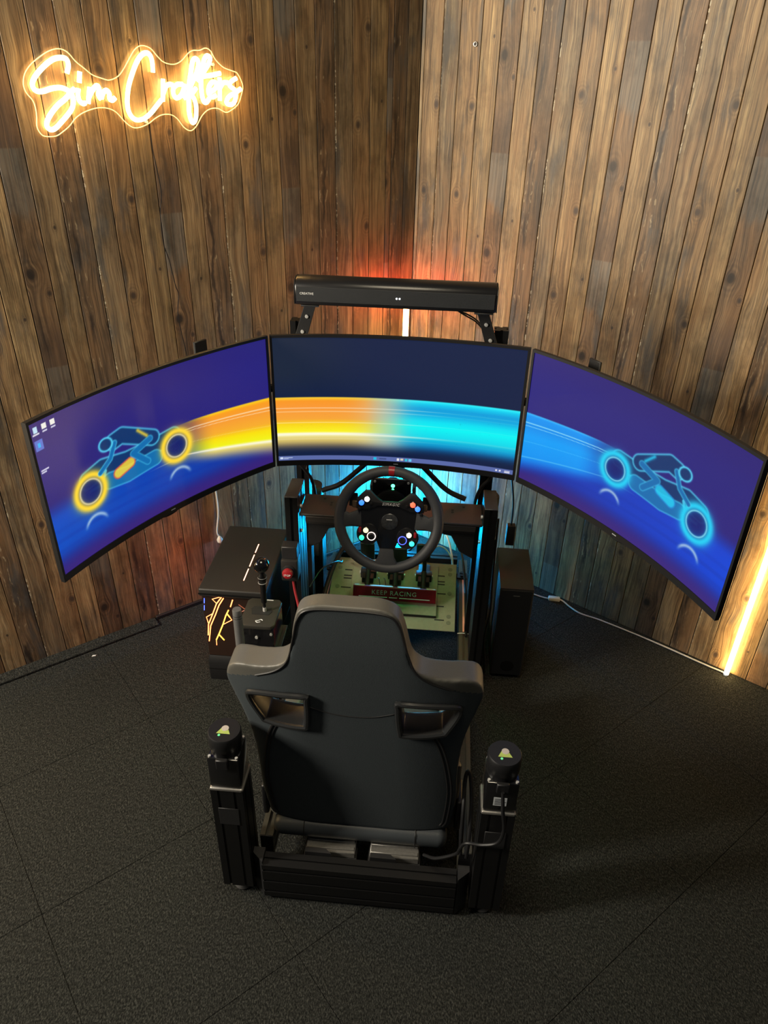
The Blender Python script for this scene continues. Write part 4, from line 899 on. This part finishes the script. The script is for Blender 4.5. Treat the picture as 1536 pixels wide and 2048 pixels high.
# ------------------------------------------------------------------ shifter, handbrake, their arm, stop button
AM = Thing('shifter_stand', 'black side stand left of the seat carrying shifter and handbrake', 'stand', (-.33, .55, 0), RIG)
AM.part('post', profile(B(), 'z', (-.345, .585), .04, .04, .004, .385), black_metal, smooth=False)
AM.part('arm', profile(B(), 'y', (-.345, .3775 - .01), .04, .02, .42, .563), black_metal, smooth=False)
AM.part('tray', B().box(-.430, -.300, .415, .650, .3855, .3915, .001, 1), black_paint, smooth=False)
AM.part('rail_bracket', B().box(-.324, -.2925, .57, .60, .09, .15, .002, 1), black_metal)
GS = Thing('gear_shifter', 'black gear shifter box with round ball knob', 'shifter', (-.36, .57, .392), RIG)
GS.part('box', B().box(-.409, -.311, .512, .632, .392, .486, .003, 1), gloss_black)
GS.part('cover', B().prism([(-.412, .52), (-.402, .508), (-.318, .508), (-.308, .52), (-.308, .625), (-.318, .637), (-.402, .637), (-.412, .625)], xy, .4862, .5, .003, 2), mat('satin_shifter_cover', (.035, .033, .028), .4, 0, noise=.15, nscale=300))
GS.part('gate_plate', B().prism([(-.385, .560), (-.335, .560), (-.328, .575), (-.335, .597), (-.385, .597), (-.392, .585)], xy, .5, .5012), rubber, smooth=False)
GS.part('shaft', B().lathe([(.0045, .497), (.0045, .53), (.0085, .535), (.0085, .600), (.011, .604), (.011, .618), (.0125, .62), (.0125, .63), (.008, .636), (.008, .648)], (-.350, .578, 0), (0, 0, 1), 20), black_metal)
GS.part('steel_pin', B().cyl((-.350, .578, .500), (-.350, .578, .515), .0055, seg=14), screw_steel)
for z in (.607, .625): GS.part('bright_ring', B().tube([(-.350 + .0122 * math.cos(a), .578 + .0122 * math.sin(a), z) for a in [i * math.pi / 8 for i in range(16)]], .0008, 5, 2, True), screw_steel)
GS.part('knob', B().sphere((-.350, .578, .668), .0235, 24), gloss_black)
GS.part('logo', B().tube([(-.352, .527, .5006), (-.360, .524, .5006), (-.366, .530, .5006), (-.358, .533, .5006), (-.352, .538, .5006), (-.346, .534, .5006)], .0014, 6, 4), white_print)
GS.part('cover_print', B().box(-.355, -.335, .629, .632, .5001, .5005), white_print, smooth=False)
for x in (-.402, -.318):
    for z in (.402, .470): GS.part('bolt', B().cyl((x, .5118, z), (x, .508, z), .004, seg=10), screw_steel)
GS.part('bolt', B().cyl((-.362, .5118, .455), (-.362, .508, .455), .0045, seg=10), screw_steel)
GS.part('sticker', B().box(-.366, -.352, .5112, .5118, .396, .407), mat('pale_blue_sticker', (.3, .42, .55), .6, 0, noise=.1), smooth=False)
HB = Thing('handbrake', 'upright grey handbrake lever with ribbed grip beside the shifter', 'handbrake', (-.392, .455, .392), RIG)
HB.part('base', B().box(-.412, -.366, .425, .500, .392, .418, .003, 2), black_metal)
HB.part('lever', B().cyl((-.393, .456, .418), (-.394, .453, .472), .007, seg=14), screw_steel)
g = [(.0125, .450), (.0130, .455)]
for z in (.468, .476, .575, .583): g += [(.0130, z - .0014), (.0112, z - .0012), (.0112, z + .0012), (.0130, z + .0014)]
g += [(.0130, .600), (.0118, .603)]
HB.part('grip', B().lathe(g, (-.3935, .453, 0), (0, 0, 1), 24), mat('gunmetal_grip', (.20, .20, .20), .38, .4, noise=.1))
for z in (.468, .476, .575, .583): HB.part('grip_groove', B().cyl((-.3935, .453, z - .0012), (-.3935, .453, z + .0012), .0124, seg=24), rubber)
ES = Thing('stop_button', 'red emergency stop button in a black box on the left upright', 'button', (-.308, .765, .47), RIG)
ES.part('box', B().box(-.334, -.282, .745, .794, .490, .568, .004, 2), mat('black_button_box', (.016, .015, .014), .5, 0, noise=.2))
ES.part('bracket', B().box(-.332, -.284, .7552, .7944, .568, .612, .002, 1), black_paint)
ES.part('collar', B().lathe([(.020, 0), (.020, .004), (.014, .006)], (-.309, .745, .531), (0, -1, .15), 24), black_plastic)
cap = ES.part('mushroom_cap', B().lathe([(.010, .004), (.010, .012), (.016, .014), (.0175, .020), (.0155, .026), (.009, .029)], (-.309, .745, .531), (0, -1, .15), 24), red_plastic)
ES.text('stop_word', 'STOP', .009, Matrix.Translation((-.309, .7155, .533)) @ Matrix.Rotation(R(-8), 4, 'X') @ FACE, white_print, .0004, cap)
EC = Thing('stop_button_cable', 'red cable running down from the stop button', 'cable', (-.29, .72, .3), RIG)
EC.part('wire', B().tube([(-.302, .765, .489), (-.296, .755, .45), (-.285, .74, .41), (-.272, .72, .37), (-.262, .70, .33), (-.262, .66, .25)], .0042, 8, 6), cable_red)

# ------------------------------------------------------------------ loose cables
def cable(name, label, pts, r, m, F=RIG):
    T = Thing(name, label, 'cable', min(pts, key=lambda p: p[2]), F); T.part('wire', B().tube(pts, r, 8, 6), m); return T
cable('monitor_cable', 'black cable bundle dropping under the left end of the middle monitor', [(-.33, .93, .90), (-.315, .925, .84), (-.285, .925, .80), (-.262, .93, .76), (-.255, .945, .70), (-.252, .95, .60)], .0055, cable_black)
cable('monitor_cable', 'thin black cable loop beside the left upright top', [(-.275, .95, .88), (-.278, .945, .80), (-.285, .94, .785), (-.29, .945, .80), (-.28, .95, .86)], .0022, cable_black)
cable('monitor_cable', 'black cable bundle hanging under the right end of the middle monitor', [(.335, .945, .90), (.318, .94, .84), (.300, .935, .80), (.275, .94, .76), (.262, .95, .70), (.26, .96, .6)], .0055, cable_black)
pw = cable('power_cable', 'black cable with inline block hanging right of the right upright', [(.352, .95, .88), (.372, .955, .78), (.385, .96, .70), (.388, .96, .60)], .003, cable_black)
pw.part('inline_block', B().box(.374, .402, .948, .972, .545, .62, .003, 2), black_plastic)
cable('pedal_hose', 'thick black hose curving along the left of the pedal plate', [(-.205, 1.30, .262), (-.225, 1.25, .25), (-.245, 1.16, .22), (-.255, 1.06, .19), (-.252, .94, .165), (-.25, .80, .158)], .009, cable_black)
cable('pedal_hose', 'black hose curving along the right base rail', [(.10, 1.40, .30), (.17, 1.39, .32), (.235, 1.36, .29), (.262, 1.30, .22), (.274, 1.20, .172), (.276, 1.05, .166), (.276, .93, .160)], .005, cable_black)
cable('grey_cable', 'pale cable arching over the floor right of the pedals', [(.08, 1.52, .26), (.14, 1.50, .28), (.19, 1.44, .26), (.215, 1.37, .22), (.225, 1.30, .18)], .0042, cable_white)
cable('grey_cable', 'thin pale cable arching over the top right of the pedal plate', [(.135, 1.30, .27), (.165, 1.31, .285), (.20, 1.295, .27), (.222, 1.27, .23), (.232, 1.24, .16)], .0026, cable_white)
for k, pts in enumerate(([(-.14, 1.5, .012), (-.05, 1.42, .02), (.03, 1.5, .012), (.09, 1.42, .02), (.15, 1.52, .012)], [(-.12, 1.62, .012), (-.02, 1.52, .03), (.04, 1.60, .012), (.12, 1.55, .02)], [(-.2, 1.35, .012), (-.1, 1.38, .03), (.0, 1.34, .012), (.1, 1.38, .03), (.2, 1.34, .012)])):
    cable('floor_cable', ('black floor cable snaking nearest the corner lamp foot', 'black floor cable coiled behind the pedal plate', 'black floor cable crossing under the pedal plate')[(1, 0, 2)[k]], pts, .004, cable_black)
cable('upright_cable', 'black cable arc between left upright and pedal plate', [(-.282, .93, .33), (-.25, 1.0, .36), (-.21, 1.08, .34), (-.20, 1.15, .29), (-.205, 1.2, .262)], .0026, cable_black)
cable('upright_cable', 'thin black cable running down outside the right upright', [(.333, .86, .70), (.335, .84, .5), (.340, .84, .35), (.333, .86, .22), (.345, .88, .10), (.35, .9, .02)], .0032, cable_black)
WC = Thing('lamp_cable', 'white cable with inline switch along the floor of the right wall', 'cable', (.96, 2.26, 0), None)
WC.part('wire', B().tube([(.60, 2.51, .006), (.655, 2.475, .006), (.69, 2.46, .006), (.743, 2.452, .006), (.773, 2.407, .006), (.81, 2.366, .004), (.876, 2.330, .004), (.987, 2.253, .005), (1.051, 2.207, .005), (1.109, 2.162, .006), (1.167, 2.116, .006), (1.222, 2.073, .006), (1.257, 2.048, .006), (1.272, 2.034, .006)], .0030, 8, 6), cable_white)
WC.part('inline_switch', B().box(-.024, .024, -.010, .010, .0, .016, .004, 2, Matrix.Translation((.717, 2.456, 0)) @ Matrix.Rotation(R(-9), 4, 'Z')), cable_white)
DB = Thing('paper_scrap', 'tiny pale scrap lying on the carpet by the left wall', 'scrap', (-1.06, 2.05, 0), None)
DB.part('scrap', B().prism([(-1.066, 2.046), (-1.054, 2.050), (-1.052, 2.055), (-1.064, 2.053)], xy, .0005, .003), white_print, smooth=False)
